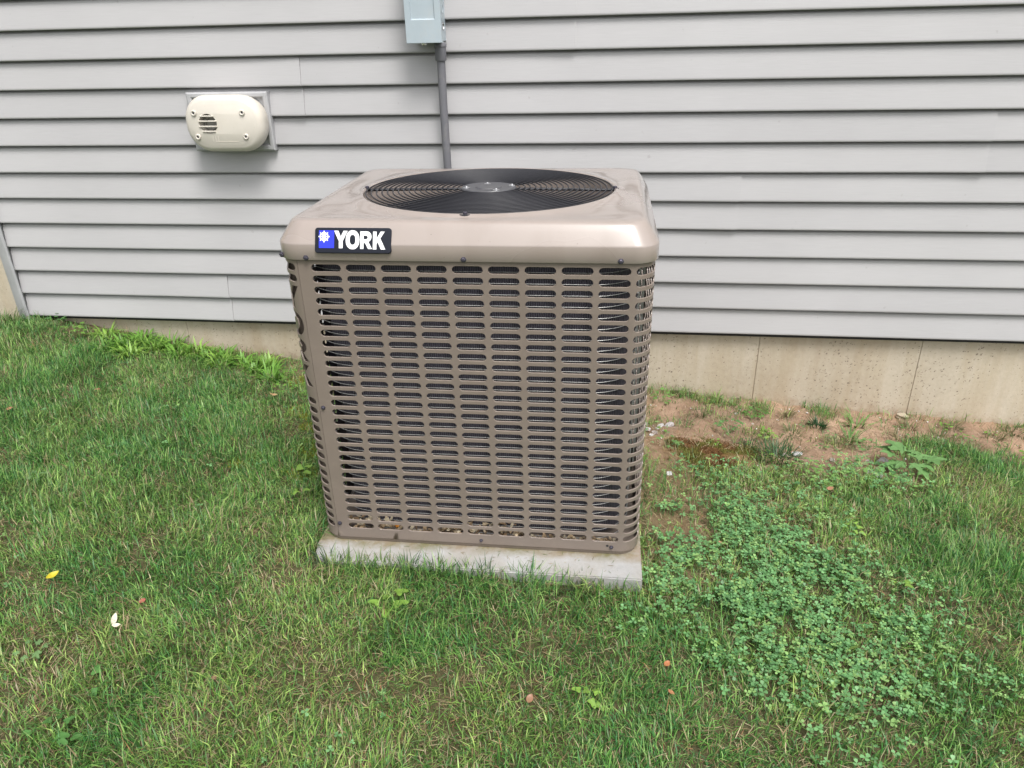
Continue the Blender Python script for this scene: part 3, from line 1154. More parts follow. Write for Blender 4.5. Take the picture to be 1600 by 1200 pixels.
for x in (-.0388, .3051, .6323):
    screw(x, CY0 - .0002, ZR + .0245)
sc = screw(-.100, .012, ZR + .026)
for x, z in ((-.0541, -.344), (-.0566, -.680)):
    px_, py_ = path(x)
    screw(x, py_, ZR + z, r=.0046)
screw(.311, .0, ZR - .7105, r=.0036)
screw(.6384, .0, ZR - .7095, r=.0042)
bm = bmesh.new(); lathe(bm, [(0, 0), (.0034, 0), (.0034, .0004), (0, .0004)], (.6284, 0.0, ZR - .7060), '-y', 10)
obj('drain_hole', bm, MDARK, unit)

# badge
badge = bpy.data.objects.new('badge', None)
bh = .0535; bw = .1665
bm = bmesh.new()
L = []
for ins, y in ((.0, .004), (0, -.0015), (.0008, -.0025), (.0025, -.0027)):
    L.append([Vector((p.x, y, p.y)) for p in rrect(-bw / 2 + ins, bw / 2 - ins, -bh / 2 + ins, bh / 2 - ins, .006, 0, nc=5, ns=3)])
loft(bm, L, cap0=True, cap1=True)
bmesh.ops.recalc_face_normals(bm, faces=bm.faces)
badge = obj('badge', bm, MBADGE, unit, smooth=30)
badge['label'] = 'black name badge with YORK in white and a snowflake on blue'
badge.location = (.0690, -.0055 + .0035, ZR + .0620)
badge.rotation_euler = (math.radians(-24), 0, 0)
# px -> badge coordinates measured in a 1460 x 430 crop of the badge
def bxz(px_, pz_): return (-bw / 2 + (px_ - 52) / (1525 - 52) * bw, bh / 2 - (pz_ - 115) / (560 - 115) * bh)
bm = bmesh.new()
xa, za = bxz(135, 165); xb, zb_ = bxz(430, 475)
box(bm, xa, xb, -.0032, -.0026, zb_, za)
obj('blue_square', bm, MBLUE, badge)


def flat_letter(ch, x0, x1, z0, z1, name='letter'):
    bm = bmesh.new()
    for vs, tr, loops in glyph_faces(ch):
        bv = [bm.verts.new((x0 + x * (x1 - x0), -.0031, z0 + z * (z1 - z0))) for x, z in vs]
        for t in tr:
            try: bm.faces.new([bv[i] for i in t])
            except ValueError: pass
    bmesh.ops.recalc_face_normals(bm, faces=bm.faces)
    r = bmesh.ops.extrude_face_region(bm, geom=bm.faces[:])
    for v in [g for g in r['geom'] if isinstance(g, bmesh.types.BMVert)]: v.co.y += .0008
    bmesh.ops.recalc_face_normals(bm, faces=bm.faces)
    return obj(name, bm, MWHITE, badge)


for ch, a, b, t0, t1 in (('Y', 430, 690, 170, 475), ('O', 655, 920, 165, 488), ('R', 935, 1165, 178, 485), ('K', 1180, 1415, 180, 492)):
    x0_, z1_ = bxz(a, t0); x1_, z0_ = bxz(b, t1)
    if ch == 'R': x1_ = x0_ + (x1_ - x0_) / 1.02
    flat_letter(ch, x0_, x1_, z0_, z1_)
# snowflake
bm = bmesh.new()
sx_, sz_ = bxz(236, 275)
def bar2(bm, ax, az, bx2, bz, w_, y=-.0036):
    d = Vector((bx2 - ax, 0, bz - az)).normalized(); n_ = Vector((-d.z, 0, d.x)) * w_
    a = Vector((ax, y, az)); b = Vector((bx2, y, bz))
    bm.faces.new([bm.verts.new(p) for p in (a - n_, b - n_, b + n_, a + n_)])
RR = .0122
for k in range(8):
    a = k * PI / 4 + PI / 2
    c, s = math.cos(a), math.sin(a)
    yy = -.0036 - k * .00004
    bar2(bm, sx_, sz_, sx_ + RR * c, sz_ + RR * s, 0.0011 if k % 2 else .0013, yy)
    for sg in (1, -1):
        a2 = a + sg * math.radians(52)
        m_ = RR * .52
        bar2(bm, sx_ + m_ * c, sz_ + m_ * s, sx_ + m_ * c + RR * .40 * math.cos(a2), sz_ + m_ * s + RR * .34 * math.sin(a2), .0008, yy - .00002 * sg)
bmesh.ops.recalc_face_normals(bm, faces=bm.faces)
obj('snowflake', bm, MWHITE, badge)


# ------------------------------------------------------------------ plants: numpy blade builder
def blades(x, y, z, length, width, direc, lean, curl, col, zfun=None):
    """arrays -> V, F3, F4, colours. direc: heading; lean: 0 upright..1.4 lying; curl: extra bend"""
    n = len(x)
    dx, dy = np.cos(direc), np.sin(direc)
    px, py = -dy, dx
    a1 = lean; a2 = lean + curl
    l1 = length * .55; l2 = length * .5
    b = np.stack([x, y, z], 1)
    d1 = np.stack([dx * np.sin(a1), dy * np.sin(a1), np.cos(a1)], 1)
    d2 = np.stack([dx * np.sin(a2), dy * np.sin(a2), np.cos(a2)], 1)
    m = b + d1 * l1[:, None]
    t = m + d2 * l2[:, None]
    t[:, 2] = np.maximum(t[:, 2], z + .001)
    wv = np.stack([px, py, np.zeros(n)], 1) * (width / 2)[:, None]
    V = np.empty((n, 5, 3)); V[:, 0] = b - wv * .8; V[:, 1] = b + wv * .8; V[:, 2] = m + wv; V[:, 3] = m - wv; V[:, 4] = t
    base = (np.arange(n) * 5)[:, None]
    F4 = base + np.array([[0, 1, 2, 3]]); F3 = base + np.array([[3, 2, 4]])
    c = np.empty((n, 5, 3)); c[:] = col[:, None, :]
    return V.reshape(-1, 3), F3, F4, c.reshape(-1, 3)


def join_np(parts):
    Vs, F3s, F4s, cs = [], [], [], []; o = 0
    for V, F3, F4, c in parts:
        Vs.append(V); cs.append(c)
        if F3 is not None and len(F3): F3s.append(F3 + o)
        if F4 is not None and len(F4): F4s.append(F4 + o)
        o += len(V)
    return np.concatenate(Vs), (np.concatenate(F3s) if F3s else None), (np.concatenate(F4s) if F4s else None), np.concatenate(cs)


def view_w(x, y):
    """full density over the piece of lawn that matters, thinner beyond"""
    core = (x > -2.75) & (x < 1.95) & (y > -2.1)
    return np.where(core, 1.0, .12)


def scatter(n, x0=-4.4, x1=4.2, y0=-3.5, y1=.02):
    x = rng.uniform(x0, x1, n); y = rng.uniform(y0, y1, n)
    k = rng.random(n) < view_w(x, y)
    return x[k], y[k]


GR = np.array([[.034, .125, .024], [.074, .205, .040], [.125, .285, .058], [.215, .365, .100], [.055, .175, .055]])
ST = np.array([[.42, .34, .20], [.33, .25, .14], [.50, .43, .27], [.27, .19, .10]])


def grass():
    x, y = scatter(2300000)
    dens = np.ones(len(x))
    dirt = soft(x, y, DIRT, .06, 3); lb = soft(x, y, LEFTB, .06, 2)
    patch = vnoise(x, y, 4.2, 6, 3)
    thin = np.clip((vnoise(x, y, 6.0, 9, 3) - .30) / .14, .40, 1)
    dens *= thin
    tuft = np.clip((vnoise(x, y, 9, 8, 2) - .62) / .08, 0, 1)
    dens *= 1 - dirt * (1 - .04 - .40 * tuft)
    dens *= 1 - .75 * lb
    dens *= 1 - .82 * soft(x, y, THATCH, .04, 1)
    dens *= 1 - .93 * soft(x, y, MOSS, .04, 1)
    dens *= 1 - .22 * soft(x, y, CLOVER, .10, 5) - .25 * soft(x, y, CLCORE, .09, 6)
    dens[under_pad(x, y, .002)] = 0
    k = rng.random(len(x)) < dens * .74
    x, y, patch = x[k], y[k], patch[k]
    n = len(x)
    z = gz(x, y)
    z = np.where(under_pad(x, y, .03), np.minimum(z, PZ - .012), z)
    cl = vnoise(x, y, 11, 7, 2)
    big = vnoise(x, y, 3.0, 2, 2)
    L = (.016 + .034 * rng.random(n)) * (.60 + 1.0 * cl) * (.8 + .45 * big)
    under = rng.random(n) < .34
    L = np.where(under, .010 + .014 * rng.random(n), L)
    # longer where the mower cannot reach: along the slab and the wall
    edge = under_pad(x, y, .05)
    L = np.where(edge, L * 1.15, L)
    W = .0010 + .0019 * rng.random(n) ** 1.6
    far = view_w(x, y) < 1
    W = np.where(far, W * 2.4, W)
    flow = vnoise(x, y, 5, 3, 2) * 4 * PI
    direc = np.where(rng.random(n) < .35, flow + rng.normal(0, .6, n), rng.uniform(0, 2 * PI, n))
    lean = np.abs(rng.normal(.40, .42, n)); curl = np.abs(rng.normal(.65, .5, n))
    gi = rng.integers(0, 5, n)
    g = GR[gi] * (.75 + .65 * rng.random(n))[:, None]
    # dark lush zones and paler dry zones (the plants themselves differ)
    lush = np.clip((vnoise(x, y, 3.4, 10, 3) - .42) / .14, 0, 1)[:, None]
    leftside = (np.clip((-x - .55) / .5, 0, 1) * np.clip((y + 1.45) / .3, 0, 1))[:, None] * .55
    lush = np.clip(lush + leftside, 0, 1)
    dry = g * np.array([1.38, 1.16, 1.15]) + np.array([.024, .018, .006])
    col = g * lush + dry * (1 - lush)
    s = rng.random(n) < (.05 + .13 * (1 - lush[:, 0]))
    col[s] = ST[rng.integers(0, 4, s.sum())] * (.6 + .4 * rng.random(s.sum()))[:, None]
    V, F3, F4, c = blades(x, y, z - .002, L, W, direc, lean, curl, col)
    # tips that were cut and dried
    cc = c.reshape(n, 5, 3); tp_ = rng.random(n) < .25
    cc[tp_, 4] = cc[tp_, 4] * .3 + np.array([.42, .36, .22]) * .7
    cc[:, :2] = cc[:, :2] * .80 + np.array([.12, .13, .05]) * .20
    c = cc.reshape(-1, 3)
    me = np_mesh('lawn_grass', V, F3, F4, c)
    o = link('lawn_grass', me, MLEAF)
    tag(o, 'short green lawn grass with dry patches covering the ground round the slab', 'grass', kind='stuff')
    print('grass', n)


def thatch():
    x, y = scatter(420000)
    dens = .10 + .90 * np.clip((vnoise(x, y, 6.0, 9, 3) * -1 + .60) / .18, 0, 1)
    th = soft(x, y, THATCH, .05, 1); dirt = soft(x, y, DIRT, .06, 3)
    dens = np.maximum(dens, th * 1.0)
    dens *= 1 - .80 * dirt * (vnoise(x, y, 8, 4, 2) < .50)
    dens = np.maximum(dens, dirt * .55 * (vnoise(x, y, 8, 4, 2) > .50))
    # pale band of clippings along the front of the slab
    band = in_poly(x, y, [(-.75, -1.32), (-.1, -1.33), (-.15, -1.44), (-.72, -1.43)])
    dens = np.where(band, np.maximum(dens, .9), dens)
    dens[under_pad(x, y, -.01)] = 0
    k = rng.random(len(x)) < dens * .46
    x, y, th = x[k], y[k], th[k]
    n = len(x)
    z = gz(x, y) + .002 + rng.random(n) ** 2 * .014
    z = np.where(under_pad(x, y, .03), np.minimum(z, PZ - .02), z)
    L = .012 + .026 * rng.random(n); W = .0008 + .0008 * rng.random(n)
    W = np.where(view_w(x, y) < 1, W * 2, W)
    direc = rng.uniform(0, 2 * PI, n)
    lean = np.clip(rng.normal(1.28, .20, n), .6, 1.55); curl = rng.normal(.1, .25, n)
    col = ST[rng.integers(0, 4, n)] * (.40 + .60 * rng.random(n))[:, None]
    rd = rng.random(n) < .06
    col[rd] = np.array([.33, .17, .09])
    V, F3, F4, c = blades(x, y, z, L, W, direc, lean, curl, col)
    me = np_mesh('dead_grass', V, F3, F4, c)
    tag(link('dead_grass', me, MTHATCH), 'straw coloured dead grass and clippings lying between the green blades', 'dead grass', kind='stuff')
    print('thatch', n)


def moss():
    """short springy moss: the rusty patch by the slab and yellow-green patches on the left"""
    specs = []
    x = rng.uniform(.15, .58, 30000); y = rng.uniform(-.66, -.38, 30000)
    k = soft(x, y, MOSS, .03, 1) > rng.random(30000)
    x, y = x[k], y[k]
    n1 = vnoise(x, y, 14, 3, 2)[:, None]
    c = np.array([.17, .090, .040]) * (n1 > .5) + np.array([.14, .13, .035]) * (n1 <= .5)
    c = c * (.6 + .7 * rng.random(len(x)))[:, None]
    specs.append((x, y, c, 'rusty_moss', 'rusty brown moss patch on the bare soil right of the slab'))
    X = []; Y = []
    for cx, cy, r in ((-1.17, -.22, .08), (-1.04, -.50, .09), (-.94, -.78, .09), (-1.09, -.90, .07), (-.92, -.93, .05), (-.99, -.62, .05)):
        m = int(90000 * r * r * 4)
        a = rng.uniform(0, 2 * PI, m); q = r * np.sqrt(rng.random(m)) * (.7 + .6 * vnoise(np.cos(a) + cx, np.sin(a) + cy, 3, 5, 2))
        X.append(cx + q * np.cos(a)); Y.append(cy + q * np.sin(a) * .8)
    x = np.concatenate(X); y = np.concatenate(Y)
    c = np.array([.23, .25, .035]) * (.55 + .7 * rng.random(len(x)))[:, None]
    specs.append((x, y, c, 'yellow_moss', 'yellow green moss in patches in the lawn left of the cooling unit'))
    for x, y, c, nm, lb in specs:
        n = len(x)
        V, F3, F4, cc = blades(x, y, gz(x, y) - .001, .008 + .010 * rng.random(n), .0014 + .001 * rng.random(n), rng.uniform(0, 6.28, n), np.abs(rng.normal(.5, .4, n)), rng.normal(.3, .3, n), c)
        tag(link(nm, np_mesh(nm, V, F3, F4, cc), MTHATCH), lb, 'moss', kind='stuff')


def leaflets(cx, cy, cz, heading, size, tilt, col, wid=.8):
    """flat obovate leaflets; arrays; each = 6-vertex fan folded on its midrib"""
    n = len(cx)
    prof = np.array([[0, 0, 0], [.45, .36, .06], [.85, .42, .05], [1.0, .0, -.02], [.85, -.42, .05], [.45, -.36, .06]])
    h = heading[:, None]; s = size[:, None]
    u = prof[:, 0][None] * s; v = prof[:, 1][None] * s * wid; wz = prof[:, 2][None] * s
    X = cx[:, None] + u * np.cos(h) * np.cos(tilt)[:, None] - v * np.sin(h)
    Y = cy[:, None] + u * np.sin(h) * np.cos(tilt)[:, None] + v * np.cos(h)
    Z = cz[:, None] + wz + u * np.sin(tilt)[:, None]
    V = np.stack([X, Y, Z], 2).reshape(-1, 3)
    b = (np.arange(n) * 6)[:, None]
    F4 = np.concatenate([b + np.array([[0, 1, 2, 3]]), b + np.array([[0, 3, 4, 5]])])
    c = np.repeat(col, 6, axis=0).reshape(n, 6, 3).copy()
    c[:, 0] *= .85
    return V, None, F4, c.reshape(-1, 3)


def clover():
    N0 = 30000
    x = rng.uniform(0, 1.2, N0); y = rng.uniform(-1.85, -.45, N0)
    m = np.maximum(.30 * soft(x, y, CLOVER, .10, 5) + .75 * soft(x, y, CLCORE, .09, 6), .45 * soft(x, y, CLOVER2, .07, 5))
    cl = np.clip((vnoise(x, y, 12, 6, 2) - .30) / .22, .04, 1)
    k = rng.random(N0) < m * cl * .66
    x, y = x[k], y[k]
    # a few strays elsewhere in the lawn
    xs = rng.uniform(-2.2, 1.5, 700); ys = rng.uniform(-1.95, -.3, 700)
    kk = (vnoise(xs, ys, 3.1, 11, 2) > .60) & ~under_pad(xs, ys, .02)
    x = np.concatenate([x, xs[kk]]); y = np.concatenate([y, ys[kk]])
    n = len(x)
    z = gz(x, y) + .014 + .022 * rng.random(n) + .008 * vnoise(x, y, 9, 2, 2)
    h0 = rng.uniform(0, 2 * PI, n); size = .0042 + .0062 * rng.random(n)
    base = np.array([[.14, .31, .115], [.19, .39, .155], [.10, .24, .085], [.25, .42, .14]])[rng.integers(0, 4, n)] * (.8 + .4 * rng.random(n))[:, None]
    parts = []
    for j in range(3):
        tilt = rng.normal(.10, .28, n)
        parts.append(leaflets(x, y, z, h0 + j * 2.094, size, tilt, base * (.92 + .16 * rng.random(n))[:, None], 1.0))
    # stems
    V, F3, F4, c = blades(x, y, gz(x, y), z - gz(x, y), np.full(n, .0012), h0, np.full(n, .05), np.full(n, .02), base * .8)
    parts.append((V, F3, F4, c))
    me = np_mesh('clover_patch', *join_np(parts))
    tag(link('clover_patch', me, MLEAF), 'patch of small three leaved clover in the lawn in front of the right side', 'clover', kind='stuff')
    print('clover', n)


grass(); thatch(); moss(); clover()


# ------------------------------------------------------------------ single plants
def tuft(name, x, y, n, L, W, col, label, cat='grass tuft', group=None, spread=.03, lean=.6, curl=.7, vary=.25):
    a = rng.uniform(0, 2 * PI, n); r = spread * np.sqrt(rng.random(n))
    bx_, by = r * np.cos(a), r * np.sin(a)
    z0 = float(gz(x, y))
    z = gz(x + bx_, y + by) - z0 - .003
    c = np.array(col)[None] * (1 - vary + 2 * vary * rng.random(n))[:, None]
    V, F3, F4, cc = blades(bx_, by, z, L * (.5 + .6 * rng.random(n)), W * (.7 + .6 * rng.random(n)), a + rng.normal(0, .5, n), np.abs(rng.normal(lean, .28, n)), np.abs(rng.normal(curl, .3, n)), c)
    o = link(name, np_mesh(name, V, F3, F4, cc), MLEAF)
    o.location = (x, y, z0)
    return tag(o, label, cat, group)


def lobed_leaf(heading, pos, size, col, lobes=5, tilt=.1):
    """one broad lobed leaf as a fan around its centre -> V, F3, None, col"""
    n = 24
    th = np.linspace(-2.75, 2.75, n)
    r = size * (.62 + .20 * np.cos(th * lobes)) * (1 + .35 * np.cos(th))
    x = r * np.cos(th) + size * .35; y = r * np.sin(th) * .9
    z = -.18 * (x * x + y * y) / size + .06 * size * np.abs(np.sin(th * lobes / 2))
    P = np.stack([x, y, z], 1); P = np.concatenate([[[0, 0, 0]], P])
    ct, st = math.cos(tilt), math.sin(tilt)
    P = np.stack([P[:, 0] * ct - P[:, 2] * st, P[:, 1], P[:, 0] * st + P[:, 2] * ct], 1)
    c, s = math.cos(heading), math.sin(heading)
    P = np.stack([P[:, 0] * c - P[:, 1] * s + pos[0], P[:, 0] * s + P[:, 1] * c + pos[1], P[:, 2] + pos[2]], 1)
    F = np.array([[0, i, i + 1] for i in range(1, n)])
    cc = np.tile(np.array(col), (n + 1, 1)) * (.88 + .24 * rng.random((n + 1, 1)))
    return P, F, None, cc


def weed(name, x, y, nl, size, col, label, spread=.03, h=.03, cat='weed', group=None, lobes=5):
    """leaves are parts of the plant when they show singly"""
    z0 = float(gz(x, y))
    root = empty(name, (x, y, z0))
    parts = []
    for i in range(nl):
        a = i * 2.4 + rng.uniform(-.3, .3); q = spread * (.25 + .75 * math.sqrt((i + .5) / nl))
        px_, py_ = q * math.cos(a), q * math.sin(a)
        hz = h * (.5 + .7 * rng.random())
        P = lobed_leaf(a + rng.uniform(-.5, .5), (px_, py_, hz), size * (.7 + .5 * rng.random()), np.array(col) * rng.uniform(.8, 1.2), lobes, rng.uniform(-.15, .45))
        if size >= .011:
            link('leaf', np_mesh('leaf', P[0], P[1], None, P[3]), MLEAF, root)
        else:
            parts.append(P)
        parts.append(blades(np.array([px_ * .1]), np.array([py_ * .1]), np.array([-.003]), np.array([max(hz, q) * 1.0]), np.array([.0016]), np.array([a]), np.array([math.atan2(q * .9, hz)]), np.array([.1]), np.array([col]) * .8))
    link('stem' if size >= .011 else 'foliage', np_mesh('stems', *join_np(parts)), MLEAF, root)
    return tag(root, label, cat, group)


BR = (.145, .30, .05); MID = (.08, .20, .05); YG = (.21, .36, .065); DK = (.03, .09, .03); PALE = (.15, .26, .10)
# crabgrass along the left foundation
cg = [(-2.13, -.06), (-2.01, -.10), (-1.99, -.03), (-1.90, -.09), (-1.85, -.04), (-1.78, -.12), (-1.73, -.07), (-1.66, -.11), (-1.60, -.08), (-1.58, -.15), (-1.50, -.12), (-1.43, -.16), (-1.40, -.10), (-1.33, -.22), (-2.06, -.16), (-1.95, -.18)]
for i, (x, y) in enumerate(cg):
    tuft('crabgrass', x, y, 70, .085, .0075, BR if i % 3 else YG, 'bright green broad bladed crabgrass clump along the foot of the left foundation', 'crabgrass',
         'crabgrass clumps along the left foundation', spread=.035, lean=.75, curl=.8)
weed('broadleaf_weed', -2.37, -.03, 9, .017, MID, 'dark green broad leaved weed against the foundation near its left end', .03, .045)
weed('broadleaf_weed', -2.24, -.09, 14, .014, BR, 'bright green leafy weed just right of the corner weed by the left foundation', .04, .05)
tuft('grass_tuft', -2.56, -.10, 90, .11, .003, (.10, .16, .05), 'tall loose grass tuft at the foot of the concrete wall in the left corner', spread=.07, lean=.35)
tuft('grass_tuft', -2.40, -.14, 60, .08, .003, (.12, .20, .06), 'grass tuft standing right below the end of the siding channel', spread=.05, lean=.4)
for i, (x, y) in enumerate([(-1.27, -.20), (-1.2, -.12), (-1.13, -.25), (-1.05, -.17), (-1.22, -.33), (-1.0, -.30), (-1.10, -.36), (-.96, -.22)]):
    weed('leafy_weed', x, y, 16, .0095, MID if i % 2 else BR, 'low green leafy weed on the soil between left foundation and cooling unit', .04, .03, group='low leafy weeds beside the unit by the left foundation')
# beside the unit's left edge
weed('leafy_weed', -.905, -.955, 4, .017, YG, 'bright lime broad leaved seedling left of the slab, upper of the two', .022, .045, lobes=3)
weed('leafy_weed', -.868, -1.055, 3, .013, YG, 'small lime broad leaved seedling left of the slab, nearer the slab corner', .018, .04, lobes=3)
weed('leafy_weed', -.48, -1.483, 5, .020, YG, 'lime green lobed leaf cluster in the lawn in front of the slab', .024, .03, lobes=3)
weed('leafy_weed', -.012, -1.681, 6, .013, YG, 'small yellow green weed in the lawn at the lower centre, left of the clover', .02, .03, lobes=3)
weed('leafy_weed', -1.177, -1.742, 7, .012, PALE, 'pale green small leaved weed at the lower left beside the picture edge', .026, .03)
weed('leafy_weed', -.985, -1.803, 3, .014, MID, 'two-tone green rounded weed leaf low in the left foreground lawn', .014, .03, lobes=3)
weed('leafy_weed', -1.0, -1.93, 9, .016, MID, 'cluster of rounded green leaves in the bottom left corner of the lawn', .045, .03, lobes=3)
weed('leafy_weed', -1.50, -.70, 5, .010, PALE, 'pale green tiny weed in the middle of the left lawn', .02, .02)
weed('leafy_weed', -1.62, -1.14, 6, .011, PALE, 'whitish green small weed at the left edge of the lawn', .025, .03)
# right side plants
wp = weed('broadleaf_weed', 1.005, -.50, 15, .038, (.15, .29, .10), 'large bright green lobed weed by the right hand end of the bare soil', .055, .06)
weed('broadleaf_weed', .93, -.56, 6, .020, (.15, .30, .10), 'mid sized bright weed just left of the large lobed weed', .035, .035)
for i, (x, y) in enumerate([(.66, -.57), (.72, -.60), (.78, -.56), (.82, -.62), (.88, -.60), (.75, -.67), (.69, -.66), (.94, -.66)]):
    weed('leafy_weed', x, y, 14, .010, (.16, .30, .08), 'light green leafy weed in the row below the bare soil on the right', .04, .03, group='light green leafy weeds below the bare soil')
tuft('grass_tuft', .792, -.185, 170, .055, .0022, DK, 'dense round dark green grass tuft alone in the middle of the bare soil', spread=.022, lean=.55, curl=.3)
tuft('grass_tuft', .585, -.50, 180, .085, .0024, (.045, .10, .035), 'dark green grass tuft at the lower edge of the bare soil above the clover', spread=.06, lean=.7, curl=.5)
tuft('grass_tuft', .50, -.40, 60, .05, .0022, (.03, .08, .03), 'small blackish green grass tuft beside the rusty moss', spread=.03, lean=.6)
weed('leafy_weed', .573, -.12, 14, .013, (.10, .22, .05), 'green rosette weed on the bare soil below the first foundation joint', .035, .02)
tuft('crabgrass', .44, -.03, 16, .075, .005, (.20, .28, .09), 'thin crabgrass clump against the foundation, second from the cooling unit', 'crabgrass', spread=.012, lean=.4)
tuft('crabgrass', .50, -.04, 14, .05, .004, (.13, .19, .07), 'low crabgrass clump against the foundation left of the rosette weed', 'crabgrass', spread=.015, lean=.6)
tuft('crabgrass', .30, -.02, 12, .055, .005, (.18, .26, .08), 'sparse crabgrass clump against the foundation nearest the cooling unit', 'crabgrass', spread=.012, lean=.35)
weed('leafy_weed', .22, -.09, 12, .011, (.14, .27, .07), 'light green leafy weed at the foundation right beside the cooling unit', .04, .035)
tuft('crabgrass', .95, -.13, 26, .10, .006, (.17, .28, .09), 'long arching crabgrass on bare soil below the second foundation joint', 'crabgrass', spread=.02, lean=.9, curl=.4)
tuft('crabgrass', .89, -.27, 26, .085, .006, (.16, .27, .09), 'spreading crabgrass left of the large lobed weed on bare soil', 'crabgrass', spread=.02, lean=.9, curl=.4)
weed('leafy_weed', .45, -.30, 20, .011, (.12, .24, .08), 'bushy green weed in the middle of the bare soil right of the rusty moss', .045, .04)
weed('leafy_weed', .58, -.335, 16, .0095, (.20, .32, .07), 'yellow green weed right of the rusty moss on bare soil', .03, .025)
weed('leafy_weed', .93, -.33, 14, .010, (.13, .24, .08), 'fine leafy green weed above the large lobed weed', .04, .03)
weed('leafy_weed', .215, -.50, 7, .012, (.14, .27, .08), 'light green weed beside the pale stones next to the cooling unit', .03, .03)
weed('leafy_weed', .747, -1.197, 4, .013, YG, 'lone yellow green weed in the lawn right of the clover patch', .016, .03, lobes=3)
weed('leafy_weed', .70, -.955, 6, .012, YG, 'yellow weed in the lawn above the right end of the clover', .02, .03, lobes=3)
weed('leafy_weed', 1.5, -.32, 14, .014, BR, 'bright weed clump at the right edge of the lawn near the foundation', .05, .035)
for i, (x, y, s) in enumerate([(1.15, -.10, .03), (1.25, -.14, .035), (1.08, -.22, .04), (1.33, -.05, .02), (1.45, -.12, .03), (1.20, -.28, .05), (1.05, -.33, .04), (.68, -.28, .025), (.70, -.10, .02), (.36, -.18, .02), (.82, -.33, .04), (1.55, -.05, .03), (1.32, -.27, .05)]):
    tuft('sparse_grass', x, y, 60, .055, .0022, (.10, .14, .05) if i % 2 else (.16, .15, .07), 'thin half dry grass sprouting from the bare soil along the right foundation', 'grass tuft', 'thin grass tufts on the bare soil', spread=s, lean=.7)
for i in range(22):
    x = rng.uniform(.2, 1.6); y = rng.uniform(-.50, -.03)
    if y < -.30 and x > 1.0: y += .22
    weed('seedling', x, y, int(rng.integers(4, 10)), .0075, [BR, MID, PALE][i % 3], 'tiny green seedling sprouting from the bare soil by the right foundation', .018, .018, cat='weed', group='tiny seedlings scattered on the bare soil')
# blades hanging over the slab's front edge
cT, sT = math.cos(TH), math.sin(TH)
for i in range(11):
    lx = -.08 + i * .073 + rng.uniform(-.02, .02)
    wx, wy = UO[0] + lx * cT + .094 * sT, UO[1] + lx * sT - .094 * cT
    n = int(rng.integers(16, 46))
    tuft('edge_grass', wx, wy - .006, n, .062 if i < 9 else .05, .0022, (.10, .16, .05) if i % 3 else (.06, .11, .05), 'thin grass blades standing up against the front edge of the concrete slab', 'grass tuft', 'grass tufts along the front edge of the slab', spread=.030, lean=.32, curl=.35)


# ------------------------------------------------------------------ stones, leaves
def stone(x, y, s, flat, label, group=None, col=(.62, .58, .57), cat='stone'):
    bm = bmesh.new()
    bmesh.ops.create_icosphere(bm, subdivisions=2, radius=1)
    a, b, c = rnd.uniform(0, 6), rnd.uniform(0, 6), rnd.uniform(0, 6)
    ex, ey = rnd.uniform(.7, 1.25), rnd.uniform(.7, 1.1)
    for v in bm.verts:
        k = 1 + .18 * math.sin(v.co.x * 3 + a) + .15 * math.sin(v.co.y * 4 + b) + .1 * math.sin(v.co.z * 5 + c)
        v.co = Vector((max(-.8, min(.75, v.co.x * k)) * ex, max(-.7, min(.8, v.co.y * k)) * ey, max(-.8, min(.6, v.co.z)) * flat)) * s
    o = obj('stone', bm, MSTONE[rnd.randrange(3)], smooth=28)
    o.location = (x, y, float(gz(x, y)) + s * flat * .35)
    o.rotation_euler = (rnd.uniform(-.3, .3), rnd.uniform(-.3, .3), rnd.uniform(0, 6))
    return tag(o, label, cat, group)


MSTONE = []
for i, c in enumerate(((.60, .56, .56), (.72, .71, .72), (.48, .41, .38))):
    m = mat('stone_%s' % ('pinkish', 'white', 'brown')[i], c, .8)
    k = N(m)
    k.base(k.ramp(k.noise(90, 5, .7), [(.3, tuple(q * .5 for q in c)), (.7, tuple(min(1, q * .85) for q in c))]))
    k.bump(k.noise(120, 4, .6), .5, .002)
    MSTONE.append(m)
GS = 'pale stones lying on the bare soil beside the unit'
for (x, y, s) in [(.156, -.345, .014), (.178, -.375, .016), (.233, -.294, .020), (.248, -.330, .014), (.203, -.312, .015), (.190, -.335, .010), (.150, -.300, .012), (.215, -.355, .012), (.165, -.405, .010)]:
    stone(x, y, s, .6, 'pale flat stone in the small heap right beside the cooling unit', GS)
stone(.329, -.136, .013, .6, 'small white stone lying below the foundation near the cooling unit, left one of a pair')
stone(.352, -.165, .010, .6, 'small white stone lying below the foundation near the cooling unit, right one of a pair')
stone(.501, -.126, .009, .7, 'tiny white stone on bare soil left of the green rosette weed')
stone(.662, -.441, .022, .45, 'flat tan stone at the lower edge of the bare soil above the light green weeds')
stone(.625, -.455, .013, .5, 'small tan stone touching the flat tan stone')
stone(.640, -.510, .014, .4, 'low grey stone just below the flat tan stone')
stone(.880, -.520, .013, .6, 'round white stone left of the large lobed weed')
stone(.900, -.545, .016, .6, 'white angular stone left of the large lobed weed, the bigger one')
stone(.955, -.440, .030, .3, 'pinkish flat stone partly buried above the large lobed weed')
stone(.905, -.452, .020, .3, 'pinkish stone partly buried left of the flat buried one')
stone(.774, -.463, .012, .5, 'small pale stone midway between tan stone and white stones')
stone(.207, -.715, .012, .5, 'grey stone half hidden in thatch right of the slab')
